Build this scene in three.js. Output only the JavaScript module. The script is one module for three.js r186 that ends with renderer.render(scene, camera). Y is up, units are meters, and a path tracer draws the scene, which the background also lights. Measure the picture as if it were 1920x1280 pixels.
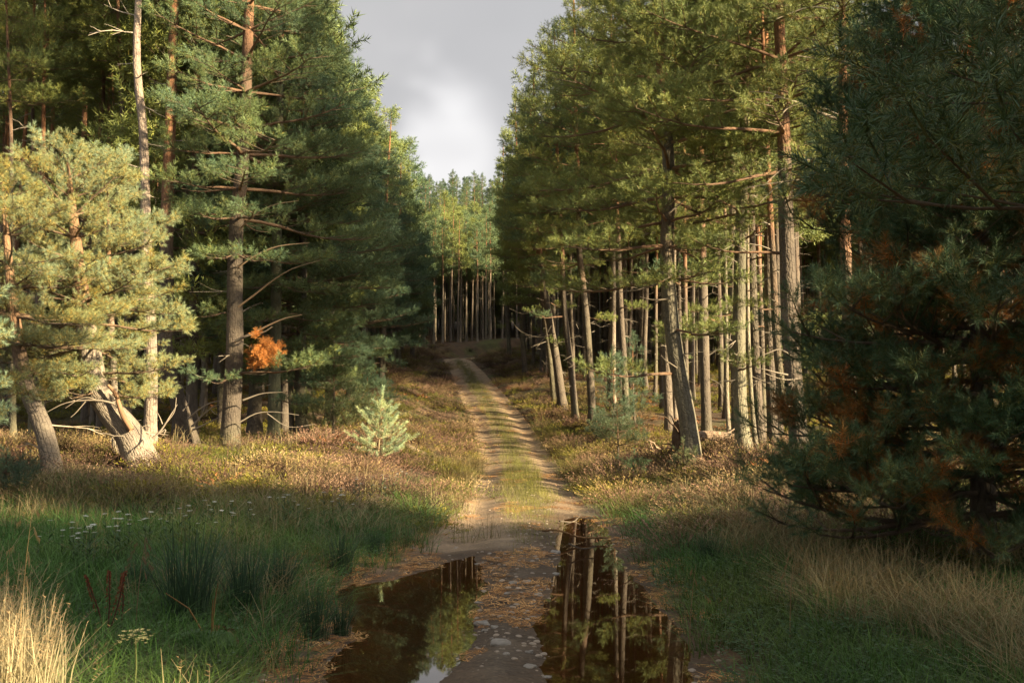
import * as THREE from 'three';
import { mergeGeometries } from 'three/addons/utils/BufferGeometryUtils.js';

// ------------------------------------------------------------------ camera, sky, sun, exposure
const F = 1867, PW = 1920, PH = 1280, HORIZON = 772, EYE = 1.6;
const PITCH = Math.atan((HORIZON - PH / 2) / F);
const scene = new THREE.Scene();
const camera = new THREE.PerspectiveCamera(2 * Math.atan(PH / 2 / F) * 180 / Math.PI, PW / PH, 0.05, 2000);
camera.position.set(0, EYE, 0);
camera.rotation.set(PITCH, 0, 0);
const renderer = new THREE.WebGLRenderer({ antialias: true });
renderer.toneMapping = THREE.LinearToneMapping;
renderer.toneMappingExposure = 3.95;
renderer.shadowMap.enabled = true;

const SUN_AZ = 62 * Math.PI / 180, SUN_EL = 19 * Math.PI / 180;      // azimuth measured from straight behind the camera to the right
const SUN_DIR = new THREE.Vector3(Math.sin(SUN_AZ) * Math.cos(SUN_EL), Math.sin(SUN_EL), Math.cos(SUN_AZ) * Math.cos(SUN_EL));
const sun = new THREE.DirectionalLight(new THREE.Color().setRGB(1, 0.80, 0.50), 5);
sun.position.copy(SUN_DIR).multiplyScalar(120);
sun.castShadow = true;
sun.shadow.radius = 3;                                               // sun widened to blur the trunk shadows striping the track
sun.shadow.mapSize.set(4096, 4096);
Object.assign(sun.shadow.camera, { left: -90, right: 90, top: 90, bottom: -90, near: 1, far: 400 });
scene.add(sun, sun.target);

// ------------------------------------------------------------------ small tools
function rng(seed) { let s = seed | 0; return () => { s = (s + 0x6d2b79f5) | 0; let t = Math.imul(s ^ (s >>> 15), 1 | s); t = (t + Math.imul(t ^ (t >>> 7), 61 | t)) ^ t; return ((t ^ (t >>> 14)) >>> 0) / 4294967296; }; }
function hash3(x, y, z) { let h = Math.imul(x, 374761393) ^ Math.imul(y, 668265263) ^ Math.imul(z, 1274126177); h = Math.imul(h ^ (h >>> 13), 1274126177); return ((h ^ (h >>> 16)) >>> 0) / 4294967296; }
const ease = (t) => t * t * (3 - 2 * t);
function noise3(x, y, z) {
  const i = Math.floor(x), j = Math.floor(y), k = Math.floor(z), a = ease(x - i), b = ease(y - j), c = ease(z - k);
  const L = (p, q, t) => p + (q - p) * t, h = (u, v, w) => hash3(i + u, j + v, k + w);
  return L(L(L(h(0, 0, 0), h(1, 0, 0), a), L(h(0, 1, 0), h(1, 1, 0), a), b), L(L(h(0, 0, 1), h(1, 0, 1), a), L(h(0, 1, 1), h(1, 1, 1), a), b), c) * 2 - 1;
}
const noise2 = (x, y, k = 0) => noise3(x, y, k * 17.3 + 0.5);
const fbm2 = (x, y, o = 3, k = 0) => { let s = 0, a = 0.55; for (let i = 0; i < o; i++, a *= 0.5, x *= 2.1, y *= 2.1) s += a * noise2(x + i * 7.1, y - i * 3.7, k); return s; };
const clamp = (x, a = 0, b = 1) => Math.min(b, Math.max(a, x));
const ss = (a, b, x) => ease(clamp((x - a) / (b - a)));
const mix = (a, b, t) => a + (b - a) * t;
const mix3 = (a, b, t) => [mix(a[0], b[0], t), mix(a[1], b[1], t), mix(a[2], b[2], t)];
const V = (x, y, z) => new THREE.Vector3(x, y, z);
function table(rows) {                                              // smooth interpolation through [x, y] rows
  return (x) => {
    if (x <= rows[0][0]) return rows[0][1];
    for (let i = 1; i < rows.length; i++) if (x <= rows[i][0]) {
      const [x0, y0] = rows[i - 1], [x1, y1] = rows[i], p = rows[Math.max(0, i - 2)], q = rows[Math.min(rows.length - 1, i + 1)];
      const m0 = (y1 - p[1]) / (x1 - p[0]), m1 = (q[1] - y0) / (q[0] - x0), h = x1 - x0, t = (x - x0) / h, t2 = t * t, t3 = t2 * t;
      return (2 * t3 - 3 * t2 + 1) * y0 + (t3 - 2 * t2 + t) * h * m0 + (3 * t2 - 2 * t3) * y1 + (t3 - t2) * h * m1;
    }
    return rows[rows.length - 1][1];
  };
}
const names = new Map();
function numbered(n) { const k = names.get(n) ?? 0; names.set(n, k + 1); return k ? n + '_' + String(k).padStart(3, '0') : n; }
function shade(o) { o.traverse((c) => { if (c.isMesh) { c.castShadow = true; c.receiveShadow = true; } }); return o; }
function addTop(o, name, label, category, group, kind) {
  o.name = numbered(name); o.userData = { label };
  if (category) o.userData.category = category;
  if (group) o.userData.group = group;
  if (kind) o.userData.kind = kind;
  scene.add(shade(o)); return o;
}
function part(geo, mat, name, parent, label) { const m = new THREE.Mesh(geo, mat); m.name = name; if (label) m.userData.label = label; parent.add(m); return m; }

// where a sight line at picture position (px, py) is at a distance d ahead, used to survey the place from the photograph
function at(px, py, d) {
  const u = (px - PW / 2) / F, v = (PH / 2 - py) / F, c = Math.cos(PITCH), s = Math.sin(PITCH), fz = c - v * s, fy = v * c + s;
  return V(u / fz * d, EYE + fy / fz * d, -d);
}
function onLevel(px, py, y = 0) { const a = at(px, py, 1), d = (y - EYE) / (a.y - EYE); return [a.x * d, -d]; }

// ------------------------------------------------------------------ sky: broken grey cloud
{
  const W = 1024, H = 512, data = new Float32Array(W * H * 4);
  for (let r = 0; r < H; r++) for (let c = 0; c < W; c++) {
    const el = ((r + 0.5) / H - 0.5) * Math.PI, az = ((c + 0.5) / W - 0.5) * 2 * Math.PI;
    const x = Math.cos(el) * Math.cos(az), y = Math.sin(el), z = Math.cos(el) * Math.sin(az);
    const k = 1 / (Math.max(0, y) + 0.35), a = x * k, b = z * k;
    const n = fbm2(a * 1.1 + 3.3, b * 1.1 + 8.2, 5, 1), f = fbm2(a * 3.1 + 1.3, b * 3.1 + 5.2, 4, 2);
    const puff = ss(0.0, 0.5, n * 0.9 + f * 0.35 + 0.02);                       // bright billows through the grey sheet
    const low = 1 - ss(0.02, 0.42, y);
    // a brighter bank of cloud low over the far end of the track
    const dx = x / Math.max(0.2, -z) + 0.085, dy = y / Math.max(0.2, -z) - 0.262, g = fbm2(a * 9 + 2.1, b * 9 + 4.4, 4, 6), warp = 0.05 * f + 0.04 * g;
    const bank = z < -0.2 ? ss(0.22, 0.85, Math.exp(-((dx + warp) ** 2) / 0.0060 - ((dy - 0.5 * warp) ** 2) / 0.0085) + 0.35 * g) * (0.75 + 0.5 * f) : 0;
    let L = 0.147 + 0.025 * puff * (0.4 + low) + 0.022 * low + 0.14 * bank + 0.018 * f;
    const toSun = Math.acos(clamp(x * SUN_DIR.x + y * SUN_DIR.y + z * SUN_DIR.z, -1, 1)); L *= 1 + 0.9 * ss(1.9, 0.3, toSun); L += 0.25 * Math.exp(-((toSun / 0.42) ** 2));   // added sky glow towards the sun, out of view, to fill the shade
    const cool = clamp(1 - puff - bank - low * 0.5) * 0.5;
    const rgb = [L * (1.0 - 0.03 * cool), L * (0.985 + 0.0 * cool), L * (0.985 + 0.05 * cool)];
    data.set([...rgb, 1], (r * W + c) * 4);
  }
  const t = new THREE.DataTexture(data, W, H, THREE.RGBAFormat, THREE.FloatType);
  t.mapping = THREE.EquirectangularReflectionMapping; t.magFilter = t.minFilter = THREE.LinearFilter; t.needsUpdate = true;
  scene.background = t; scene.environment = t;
}

// ------------------------------------------------------------------ the lie of the land
const trackX = table([[-60, -0.3], [0, -0.05], [6, -0.03], [9.5, 0.03], [14, 0.28], [20, 0.28], [30, 0.17], [38.7, -0.37], [50, -1.47], [60, -2.3], [70, -3.1], [80, -4.2], [86, -4.7], [91, -3.9], [95, -1.2], [98, 2.5], [101, 8], [104, 15], [108, 26]]);
const trackY = table([[-60, 0.3], [-10, 0.06], [0, 0.05], [6, 0.05], [14, 0.05], [20, 0.05], [30, 0.10], [38.7, 0.97], [50, 2.42], [60, 3.35], [70, 4.35], [85, 6.05], [95, 6.9], [110, 9.0], [128, 12], [160, 20], [200, 31.5], [260, 40], [600, 55]]);
const poly = (pts) => pts.map(([x, y]) => onLevel(x, y));
const PUDDLES = [
  poly([[612, 1238], [632, 1220], [664, 1200], [648, 1165], [628, 1120], [640, 1098], [745, 1086], [799, 1069], [845, 1051], [888, 1042], [902, 1060], [907, 1080], [918, 1100], [898, 1127], [893, 1165], [888, 1205], [868, 1238], [834, 1277], [818, 1330], [806, 1420], [640, 1420], [606, 1300]]),
  poly([[1049, 976], [1078, 970], [1111, 973], [1142, 996], [1161, 1042], [1184, 1080], [1215, 1111], [1240, 1142], [1273, 1173], [1290, 1211], [1296, 1265], [1300, 1420], [1030, 1420], [1016, 1300], [1010, 1250], [1014, 1219], [1003, 1177], [1022, 1127], [1036, 1085], [1052, 1053], [1040, 1025], [1046, 1003]]),
];
function insideBy(p, x, z) {                                        // signed distance, positive inside
  let d = 1e9, inside = false;
  for (let i = 0, j = p.length - 1; i < p.length; j = i++) {
    const [ax, az] = p[j], [bx, bz] = p[i], ex = bx - ax, ez = bz - az, t = clamp(((x - ax) * ex + (z - az) * ez) / (ex * ex + ez * ez));
    d = Math.min(d, Math.hypot(x - ax - ex * t, z - az - ez * t));
    if ((az > z) !== (bz > z) && x < ex * (z - az) / ez + ax) inside = !inside;
  }
  return inside ? d : -d;
}
function puddleDepth(x, z) {
  if (z > 2 || z < -19 || Math.abs(x) > 4) return -9;
  return Math.max(insideBy(PUDDLES[0], x, z), insideBy(PUDDLES[1], x, z)) + 0.05 * noise2(x * 5, z * 5, 3) + 0.02 * noise2(x * 17, z * 17, 4);
}
const halfTrack = (d) => mix(1.5, 1.2, ss(9, 19, d));
function ground(x, z) {
  const d = -z, s = x - trackX(d), e = Math.abs(s);
  let y = trackY(d);
  // ruts and the hump between them
  const fine = 1 - ss(40, 90, d);
  y -= 0.07 * Math.exp(-(((e - 0.86) / 0.30) ** 2)) - 0.010 * fine * noise2(x * 2.3, z * 2.3, 5) * ss(3, 1, e);
  y += (0.008 * noise2(x * 5, z * 5, 6) + 0.004 * noise2(x * 15, z * 15, 7)) * fine;
  y += 0.2 * fbm2(x * 0.9, z * 0.9, 2, 19) * ss(1.4, 2.6, e) * ss(11, 16, d) * (1 - ss(60, 90, d));
  const out = ss(mix(1.35, 1.1, ss(14, 20, d)), mix(2.3, 1.9, ss(14, 20, d)), e);
  y += 0.13 * out;
  if (s < 0) y += 0.68 * ss(12.5, 20.5, d + 0.8 * noise2(x * 0.35, z * 0.35, 8)) * ss(1.7, 4.2, e) * (1 - 0.35 * ss(60, 110, d));
  else y += 0.53 * ss(9, 18, d + 0.8 * noise2(x * 0.35, z * 0.35, 8)) * ss(1.9, 4.6, e);
  y += 0.45 * ss(6, 30, e) * ss(14, 40, d);
  // beyond the bend the hill shuts the view
  y += 1.0 * ss(92, 97, d) * (1 - ss(1.4, 3, e)) * 0 + 0.9 * ss(91, 99, d + s * 0.15) * ss(-12, 2, s + 6) * ss(1.5, 3.2, e);
  y += (0.16 * fbm2(x * 0.33, z * 0.33, 3, 9)) * ss(1.6, 4.5, e) * (0.35 + 0.65 * ss(9, 16, d));
  y += 2.2 * fbm2(x * 0.018, z * 0.018, 2, 10) * ss(25, 90, e);
  const sd = puddleDepth(x, z);
  if (sd > -0.6) { const to = sd > 0 ? -0.13 * ss(0, 0.45, sd) : -sd * 0.11; y = mix(y, to, ss(-0.55, -0.03, sd)); }
  return y;
}
function groundAt(px, py) { for (let d = 3, s = 0.05; d < 300; d += s, s = d * 0.004) { const p = at(px, py, d); if (p.y < ground(p.x, p.z)) return p; } return at(px, py, 300); }

// ------------------------------------------------------------------ textures of the materials
function dataTex(w, h, fn, srgb) {
  const a = new Uint8Array(w * h * 4);
  for (let y = 0; y < h; y++) for (let x = 0; x < w; x++) { const c = fn(x / w, y / h); for (let k = 0; k < 3; k++) a[(y * w + x) * 4 + k] = clamp(c[k]) * 255; a[(y * w + x) * 4 + 3] = 255; }
  const t = new THREE.DataTexture(a, w, h); t.wrapS = t.wrapT = THREE.RepeatWrapping; t.magFilter = THREE.LinearFilter; t.minFilter = THREE.LinearMipmapLinearFilter; t.generateMipmaps = true;
  if (srgb) t.colorSpace = THREE.SRGBColorSpace; t.needsUpdate = true; return t;
}
// noise that repeats with period n in both directions
function tnoise(x, y, n, k) {
  const i = Math.floor(x), j = Math.floor(y), a = ease(x - i), b = ease(y - j), w = (v, m) => ((v % m) + m) % m;
  const h = (p, q) => hash3(w(i + p, n), w(j + q, n), k * 31 + 7);
  return mix(mix(h(0, 0), h(1, 0), a), mix(h(0, 1), h(1, 1), a), b);
}
const tfbm = (u, v, n, o, k) => { let s = 0, a = 0.5, m = n; for (let q = 0; q < o; q++, a *= 0.5, m *= 2) s += a * tnoise(u * m, v * m, m, k + q); return s; };
function barkHeight(u, v) {                                         // long plates parted by fissures
  const wob = (tfbm(u, v, 6, 3, 3) - 0.45) * 1.6, x = u * 13 + wob, y = v * 8 + (tfbm(u, v, 8, 2, 9) - 0.4) * 1.2;
  const i = Math.floor(x); let fx = Math.abs(x - i - 0.5) * 2, j = y + hash3(((i % 13) + 13) % 13, 3, 5); j -= Math.floor(j); const fy = Math.abs(j - 0.5) * 2;
  const plate = Math.min(1 - fx ** 4, 1 - fy ** 8);
  return clamp(plate * 0.5 + tfbm(u, v, 20, 4, 21) * 0.75 - 0.1);
}
const barkH = new Float32Array(256 * 256);
for (let y = 0; y < 256; y++) for (let x = 0; x < 256; x++) barkH[y * 256 + x] = barkHeight(x / 256, y / 256);
const bh = (u, v) => barkH[(Math.floor(v * 256) & 255) * 256 + (Math.floor(u * 256) & 255)];
const barkBump = dataTex(256, 256, (u, v) => { const h = bh(u, v); return [h, h, h]; });
const barkMap = dataTex(256, 256, (u, v) => { const h = bh(u, v), l = tfbm(u, v, 5, 4, 50), m = 0.46 + 0.36 * h + 0.45 * (l - 0.45); return [m, m * (0.985 + 0.05 * (l - 0.4)), m * (0.97 - 0.05 * (l - 0.4))]; });
const dirtBump = dataTex(512, 512, (u, v) => { const h = tfbm(u, v, 12, 5, 70), p = ss(0.58, 0.75, tnoise(u * 90, v * 90, 90, 77)); const m = clamp(h * 0.7 + p * 0.35); return [m, m, m]; });
const dirtMap = dataTex(512, 512, (u, v) => { const h = tfbm(u, v, 8, 6, 80), p = ss(0.62, 0.8, tnoise(u * 80, v * 80, 80, 88)), g = tnoise(u * 160, v * 160, 160, 90); const m = 0.5 + 0.5 * (h - 0.45) + 0.16 * p + 0.16 * (g - 0.5); return [m * 1.02, m, m * 0.96]; });
const grainBump = dataTex(256, 256, (u, v) => { const m = tfbm(u, v, 10, 5, 95); return [m, m, m]; });

const M = {};
const std = (o) => new THREE.MeshStandardMaterial({ roughness: 0.95, metalness: 0, ...o });
M.bark = std({ vertexColors: true, color: new THREE.Color().setRGB(1.45, 1.45, 1.45), map: barkMap, bumpMap: barkBump, bumpScale: 0.022 });
M.wood = std({ vertexColors: true, bumpMap: grainBump, bumpScale: 0.006 });
const leafMat = (o) => new THREE.MeshPhysicalMaterial({ vertexColors: true, roughness: 0.75, metalness: 0, transmission: 0.28, thickness: 0, specularIntensity: 0.5, side: THREE.DoubleSide, ...o });
M.needle = std({ vertexColors: true, roughness: 0.6, side: THREE.DoubleSide });
M.grass = leafMat({ transmission: 0.35, roughness: 0.8 });
M.heather = std({ vertexColors: true, roughness: 1, side: THREE.DoubleSide });
M.soil = std({ vertexColors: true, color: new THREE.Color().setRGB(1.6, 1.6, 1.6), map: dirtMap, bumpMap: dirtBump, bumpScale: 0.03 });
M.track = std({ vertexColors: true, color: new THREE.Color().setRGB(1.6, 1.6, 1.6), map: dirtMap, bumpMap: dirtBump, bumpScale: 0.012, roughness: 0.9 });
M.stone = std({ vertexColors: true, roughness: 0.8, bumpMap: grainBump, bumpScale: 0.004 });
M.petal = leafMat({ transmission: 0.3, roughness: 0.9 });
M.water = new THREE.MeshPhysicalMaterial({ color: new THREE.Color().setRGB(0.64, 0.47, 0.30), roughness: 0.015, metalness: 0, transmission: 1, thickness: 0, ior: 1.33 });

// ------------------------------------------------------------------ ground sheet and track
function axis(list) { const a = []; for (const [from, to, step] of list) for (let x = from; x < to - 1e-6; x += step) a.push(x); a.push(list[list.length - 1][1]); return a; }
const trackMask = (x, z) => { const d = -z, w = halfTrack(d); return 1 - ss(w - 0.28, w + 0.05, Math.abs(x - trackX(d)) + 0.06 * noise2(x * 3, z * 3, 11)); };
{
  const xs = axis([[-900, -200, 100], [-200, -60, 14], [-60, -16, 1.1], [-16, -4, 0.3], [-4, 4, 0.1], [4, 16, 0.3], [16, 60, 1.1], [60, 200, 14], [200, 900, 100]]);
  const ds = axis([[-900, -60, 90], [-60, -4, 2], [-4, 4, 0.5], [4, 18, 0.1], [18, 30, 0.2], [30, 110, 0.5], [110, 200, 3], [200, 900, 50]]);
  const pos = [], col = [], uv = [], idx = [], nx = xs.length;
  for (const d of ds) for (const x of xs) {
    const z = -d, s = x - trackX(d), e = Math.abs(s);
    let y = ground(x, z) - 0.09 * trackMask(x, z);
    pos.push(x, y, z); uv.push(x / 2.7, z / 2.7);
    const n = fbm2(x * 0.5, z * 0.5, 3, 12), g = fbm2(x * 1.7, z * 1.7, 2, 13);
    let c = mix3([0.085, 0.058, 0.035], [0.11, 0.062, 0.03], clamp(0.5 + g));
    c = mix3(c, [0.075, 0.085, 0.022], ss(0.0, 0.4, n) * 0.8);                 // moss
    c = mix3(c, [0.045, 0.055, 0.02], ss(20, 10, d) * 0.7);
    const sd = puddleDepth(x, z); if (sd > -1) { c = mix3(c, [0.11, 0.065, 0.03], ss(-0.5, -0.1, sd)); c = mix3(c, [0.055, 0.031, 0.014], ss(-0.05, 0.5, sd)); }
    col.push(...c);
  }
  for (let j = 0; j < ds.length - 1; j++) for (let i = 0; i < nx - 1; i++) { const a = j * nx + i; idx.push(a, a + 1, a + nx, a + 1, a + nx + 1, a + nx); }
  const g = new THREE.BufferGeometry();
  g.setAttribute('position', new THREE.Float32BufferAttribute(pos, 3)); g.setAttribute('color', new THREE.Float32BufferAttribute(col, 3)); g.setAttribute('uv', new THREE.Float32BufferAttribute(uv, 2)); g.setIndex(idx); g.computeVertexNormals();
  addTop(new THREE.Mesh(g, M.soil), 'ground', 'mossy brown forest floor rising on both sides of the track', null, null, 'structure');
}
{
  const ds = []; for (let d = -14; d < 108; d += d < 4 ? 0.3 : d < 18 ? 0.06 : d < 32 ? 0.12 : 0.3) ds.push(d);
  const N = 84, pos = [], col = [], uv = [], idx = [];
  for (const d of ds) for (let i = 0; i <= N; i++) {
    const q = (i / N) * 2 - 1, w = halfTrack(d) + 0.12, x = trackX(d) + q * w, z = -d, s = q * w, e = Math.abs(s);
    pos.push(x, ground(x, z) - 0.16 * ss(w - 0.17, w, e + 0.05 * noise2(x * 4, z * 4, 14)), z); uv.push(s / 1.9, d / 1.9);
    const n = fbm2(x * 0.9, z * 0.9, 3, 15), wet = ss(-0.75, -0.1, puddleDepth(x, z) + 0.15 * n);
    let c = mix3([0.36, 0.262, 0.168], [0.23, 0.16, 0.10], clamp(0.5 + n));
    const mid = Math.exp(-((e / 0.33) ** 2));
    c = mix3(c, [0.23, 0.195, 0.15], mid * ss(14, 9, d));
    c = mix3(c, [0.10, 0.085, 0.03], mid * ss(13, 19, d) * 0.8);
    c = mix3(c, [0.27, 0.125, 0.04], ss(0.12, 0.5, fbm2(x * 1.4, z * 1.4, 3, 16) + 0.5 * ss(0.9, 1.5, e) - 0.1) * 0.7);   // fallen pine needles
    c = mix3(c, [0.075, 0.046, 0.026], wet * 0.85);
    const sd = puddleDepth(x, z); c = mix3(c, [0.055, 0.031, 0.014], ss(-0.03, 0.5, sd));
    col.push(...c);
  }
  for (let j = 0; j < ds.length - 1; j++) for (let i = 0; i < N; i++) { const a = j * (N + 1) + i; idx.push(a, a + 1, a + N + 1, a + 1, a + N + 2, a + N + 1); }
  const g = new THREE.BufferGeometry();
  g.setAttribute('position', new THREE.Float32BufferAttribute(pos, 3)); g.setAttribute('color', new THREE.Float32BufferAttribute(col, 3)); g.setAttribute('uv', new THREE.Float32BufferAttribute(uv, 2)); g.setIndex(idx); g.computeVertexNormals();
  addTop(new THREE.Mesh(g, M.track), 'track', 'two rutted dirt track running uphill between the pines', null, null, 'structure');
}
PUDDLES.forEach((p, k) => {
  const cx = p.reduce((s, q) => s + q[0], 0) / p.length, cz = p.reduce((s, q) => s + q[1], 0) / p.length;
  const sh = new THREE.Shape(p.map(([x, z]) => { const l = Math.hypot(x - cx, z - cz); return new THREE.Vector2(cx + (x - cx) * (1 + 0.28 / l), -(cz + (z - cz) * (1 + 0.28 / l))); }));
  const g = new THREE.ShapeGeometry(sh); g.rotateX(-Math.PI / 2);
  addTop(new THREE.Mesh(g, M.water), 'puddle_water', ['brown puddle in the left rut mirroring the sky', 'long dark puddle in the right rut mirroring tree trunks'][k], null, null, 'structure');
});

// ------------------------------------------------------------------ wood
class Wood {
  constructor() { this.p = []; this.n = []; this.u = []; this.c = []; this.i = []; }
  tube(pts, rad, sides, color, o = {}) {
    const base = this.p.length / 3, N = pts.length, t = V(), a = V(), b = V(), q = V(), ref = V(); let len = o.v0 ?? 0;
    const circ = Math.max(1, Math.round((rad[0] * 2 * Math.PI) / 0.9)) * 0.9;
    for (let k = 0; k < N; k++) {
      t.copy(pts[Math.min(N - 1, k + 1)]).sub(pts[Math.max(0, k - 1)]).normalize();
      if (k === 0) { ref.set(Math.abs(t.x) > 0.9 ? 0 : 1, 0, Math.abs(t.x) > 0.9 ? 1 : 0); a.crossVectors(t, ref).normalize(); } else a.addScaledVector(t, -a.dot(t)).normalize();
      b.crossVectors(t, a);
      if (k) len += pts[k].distanceTo(pts[k - 1]);
      for (let s = 0; s <= sides; s++) {
        const th = (s / sides) * 2 * Math.PI, cs = Math.cos(th), sn = Math.sin(th), rr = rad[k] * (o.rough ? 1 + o.rough * noise3(cs * 1.7 + o.seed, pts[k].y * (o.rf ?? 2.2), sn * 1.7) : 1);
        q.copy(a).multiplyScalar(cs).addScaledVector(b, sn);
        this.p.push(pts[k].x + q.x * rr, pts[k].y + q.y * rr, pts[k].z + q.z * rr); this.n.push(q.x, q.y, q.z);
        this.u.push((s / sides) * circ / 0.9, len / 1.1); this.c.push(...color(k / (N - 1), pts[k], th));
      }
    }
    for (let k = 0; k < N - 1; k++) for (let s = 0; s < sides; s++) { const w = base + k * (sides + 1) + s; this.i.push(w, w + 1, w + sides + 1, w + 1, w + sides + 2, w + sides + 1); }
    if (o.cap) { const m = pts[N - 1]; const c0 = this.p.length / 3; this.p.push(m.x, m.y, m.z); this.n.push(t.x, t.y, t.z); this.u.push(0.5, len); this.c.push(...o.cap); for (let s = 0; s < sides; s++) this.i.push(base + (N - 1) * (sides + 1) + s, base + (N - 1) * (sides + 1) + s + 1, c0); }
  }
  build() {
    const g = new THREE.BufferGeometry();
    g.setAttribute('position', new THREE.Float32BufferAttribute(this.p, 3)); g.setAttribute('normal', new THREE.Float32BufferAttribute(this.n, 3)); g.setAttribute('uv', new THREE.Float32BufferAttribute(this.u, 2));
    g.setAttribute('color', new THREE.Float32BufferAttribute(this.c, 3)); g.setIndex(this.i); return g;
  }
}

// ------------------------------------------------------------------ leaves: loose triangles with vertex colours
class Leaf {
  constructor() { this.p = []; this.c = []; }
  tri(a, b, c, ca, cb) { this.p.push(a.x, a.y, a.z, b.x, b.y, b.z, c.x, c.y, c.z); this.c.push(...ca, ...ca, ...cb); }
  strip(pts, ws, side, color) {                                     // a blade along pts, ws wide
    for (let k = 0; k < pts.length - 1; k++) {
      const a = pts[k], b = pts[k + 1], l = (p, w) => V(p.x - side.x * w, p.y - side.y * w, p.z - side.z * w), r = (p, w) => V(p.x + side.x * w, p.y + side.y * w, p.z + side.z * w), t = k / (pts.length - 1), ca = color(t), cb = color((k + 1) / (pts.length - 1));
      if (ws[k + 1] > 1e-5) { this.p.push(...l(a, ws[k]).toArray(), ...r(a, ws[k]).toArray(), ...r(b, ws[k + 1]).toArray(), ...l(a, ws[k]).toArray(), ...r(b, ws[k + 1]).toArray(), ...l(b, ws[k + 1]).toArray()); this.c.push(...ca, ...ca, ...cb, ...ca, ...cb, ...cb); }
      else this.tri(l(a, ws[k]), r(a, ws[k]), b, ca, cb);
    }
  }
  build() { const g = new THREE.BufferGeometry(); g.setAttribute('position', new THREE.Float32BufferAttribute(this.p, 3)); g.setAttribute('color', new THREE.Float32BufferAttribute(this.c, 3)); return g; }
}
function dirFrom(az, el) { return V(Math.cos(el) * Math.cos(az), Math.sin(el), Math.cos(el) * Math.sin(az)); }
// a spray of pine shoots growing along +y: needles stand off every shoot like a bottle brush
function sprayGeo(seed, { shoots = 7, needles = 16, width = 0.006, len = 0.06, size = 0.42, inner = 0 }) {
  const R = rng(seed), g = new Leaf();
  const shoot = (p0, dir, L, n) => {
    const ref = Math.abs(dir.y) > 0.9 ? V(1, 0, 0) : V(0, 1, 0), a = V().crossVectors(dir, ref).normalize(), b = V().crossVectors(dir, a);
    const w0 = 0.004, p1 = p0.clone().addScaledVector(dir, L);
    g.tri(p0.clone().addScaledVector(a, w0), p0.clone().addScaledVector(a, -w0), p1, [0.9, 0.55, 0.25], [1.1, 0.75, 0.3]);
    for (let k = 0; k < n; k++) {
      const t = (k + R()) / n, th = k * 2.4 + R(), q = a.clone().multiplyScalar(Math.cos(th)).addScaledVector(b, Math.sin(th));
      const fwd = mix(0.35, 1.5, t * t) + 0.3 * R(), o = p0.clone().addScaledVector(dir, L * (0.15 + 0.85 * t));
      const dN = q.clone().addScaledVector(dir, fwd).normalize(), sd = V().crossVectors(dN, V(R() - 0.5, R() - 0.5, R() - 0.5)).normalize();
      const l = len * (0.7 + 0.5 * R()), tip = o.clone().addScaledVector(dN, l), v = 0.75 + 0.5 * R();
      const hue = mix(0, 1, R()), old = inner && t < 0.5 && R() < inner;
      const c0 = old ? [1.7 * v, 1.0 * v, 0.5 * v] : [0.85 * v, 0.8 * v, 0.7 * v], c1 = old ? [1.9 * v, 1.15 * v, 0.5 * v] : [(1.0 + 0.25 * hue) * v, 1.08 * v, (1.15 - 0.4 * hue) * v];
      g.tri(o.clone().addScaledVector(sd, width / 2), o.clone().addScaledVector(sd, -width / 2), tip, c0, c1);
    }
  };
  const stem = size * 0.62;
  shoot(V(0, stem * 0.45, 0), V((R() - 0.5) * 0.2, 1, (R() - 0.5) * 0.2).normalize(), size * 0.5, needles);
  for (let k = 0; k < shoots - 1; k++) {
    const th = k * 2.4 + R() * 0.8, h = stem * (0.15 + 0.75 * (k / (shoots - 1))), lean = mix(1.0, 0.6, k / shoots) + 0.3 * (R() - 0.5);
    shoot(V(0, h, 0), V(Math.cos(th) * Math.sin(lean), Math.cos(lean), Math.sin(th) * Math.sin(lean)), size * (0.3 + 0.15 * R()), Math.round(needles * 0.85));
  }
  g.tri(V(0.006, 0, 0), V(-0.006, 0, 0), V(0, stem, 0), [0.7, 0.45, 0.25], [0.8, 0.5, 0.25]);
  return g.build();
}
const SPRAY = {
  near: [1, 2, 3].map((s) => sprayGeo(s, { shoots: 8, needles: 60, width: 0.0042, len: 0.060, size: 0.36, inner: 0.4 })),
  mid: [11, 12, 13].map((s) => sprayGeo(s, { shoots: 7, needles: 40, width: 0.0068, len: 0.075, size: 0.42, inner: 0.1 })),
  far: [21, 22, 23].map((s) => sprayGeo(s, { shoots: 6, needles: 16, width: 0.019, len: 0.10, size: 0.5 })),
};

const BARK_LOW = [0.145, 0.118, 0.092], BARK_HIGH = [0.33, 0.16, 0.08], TWIG = [0.24, 0.18, 0.125];
const quatUp = (dir, roll) => new THREE.Quaternion().setFromUnitVectors(V(0, 1, 0), dir).multiply(new THREE.Quaternion().setFromAxisAngle(V(0, 1, 0), roll));

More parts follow.
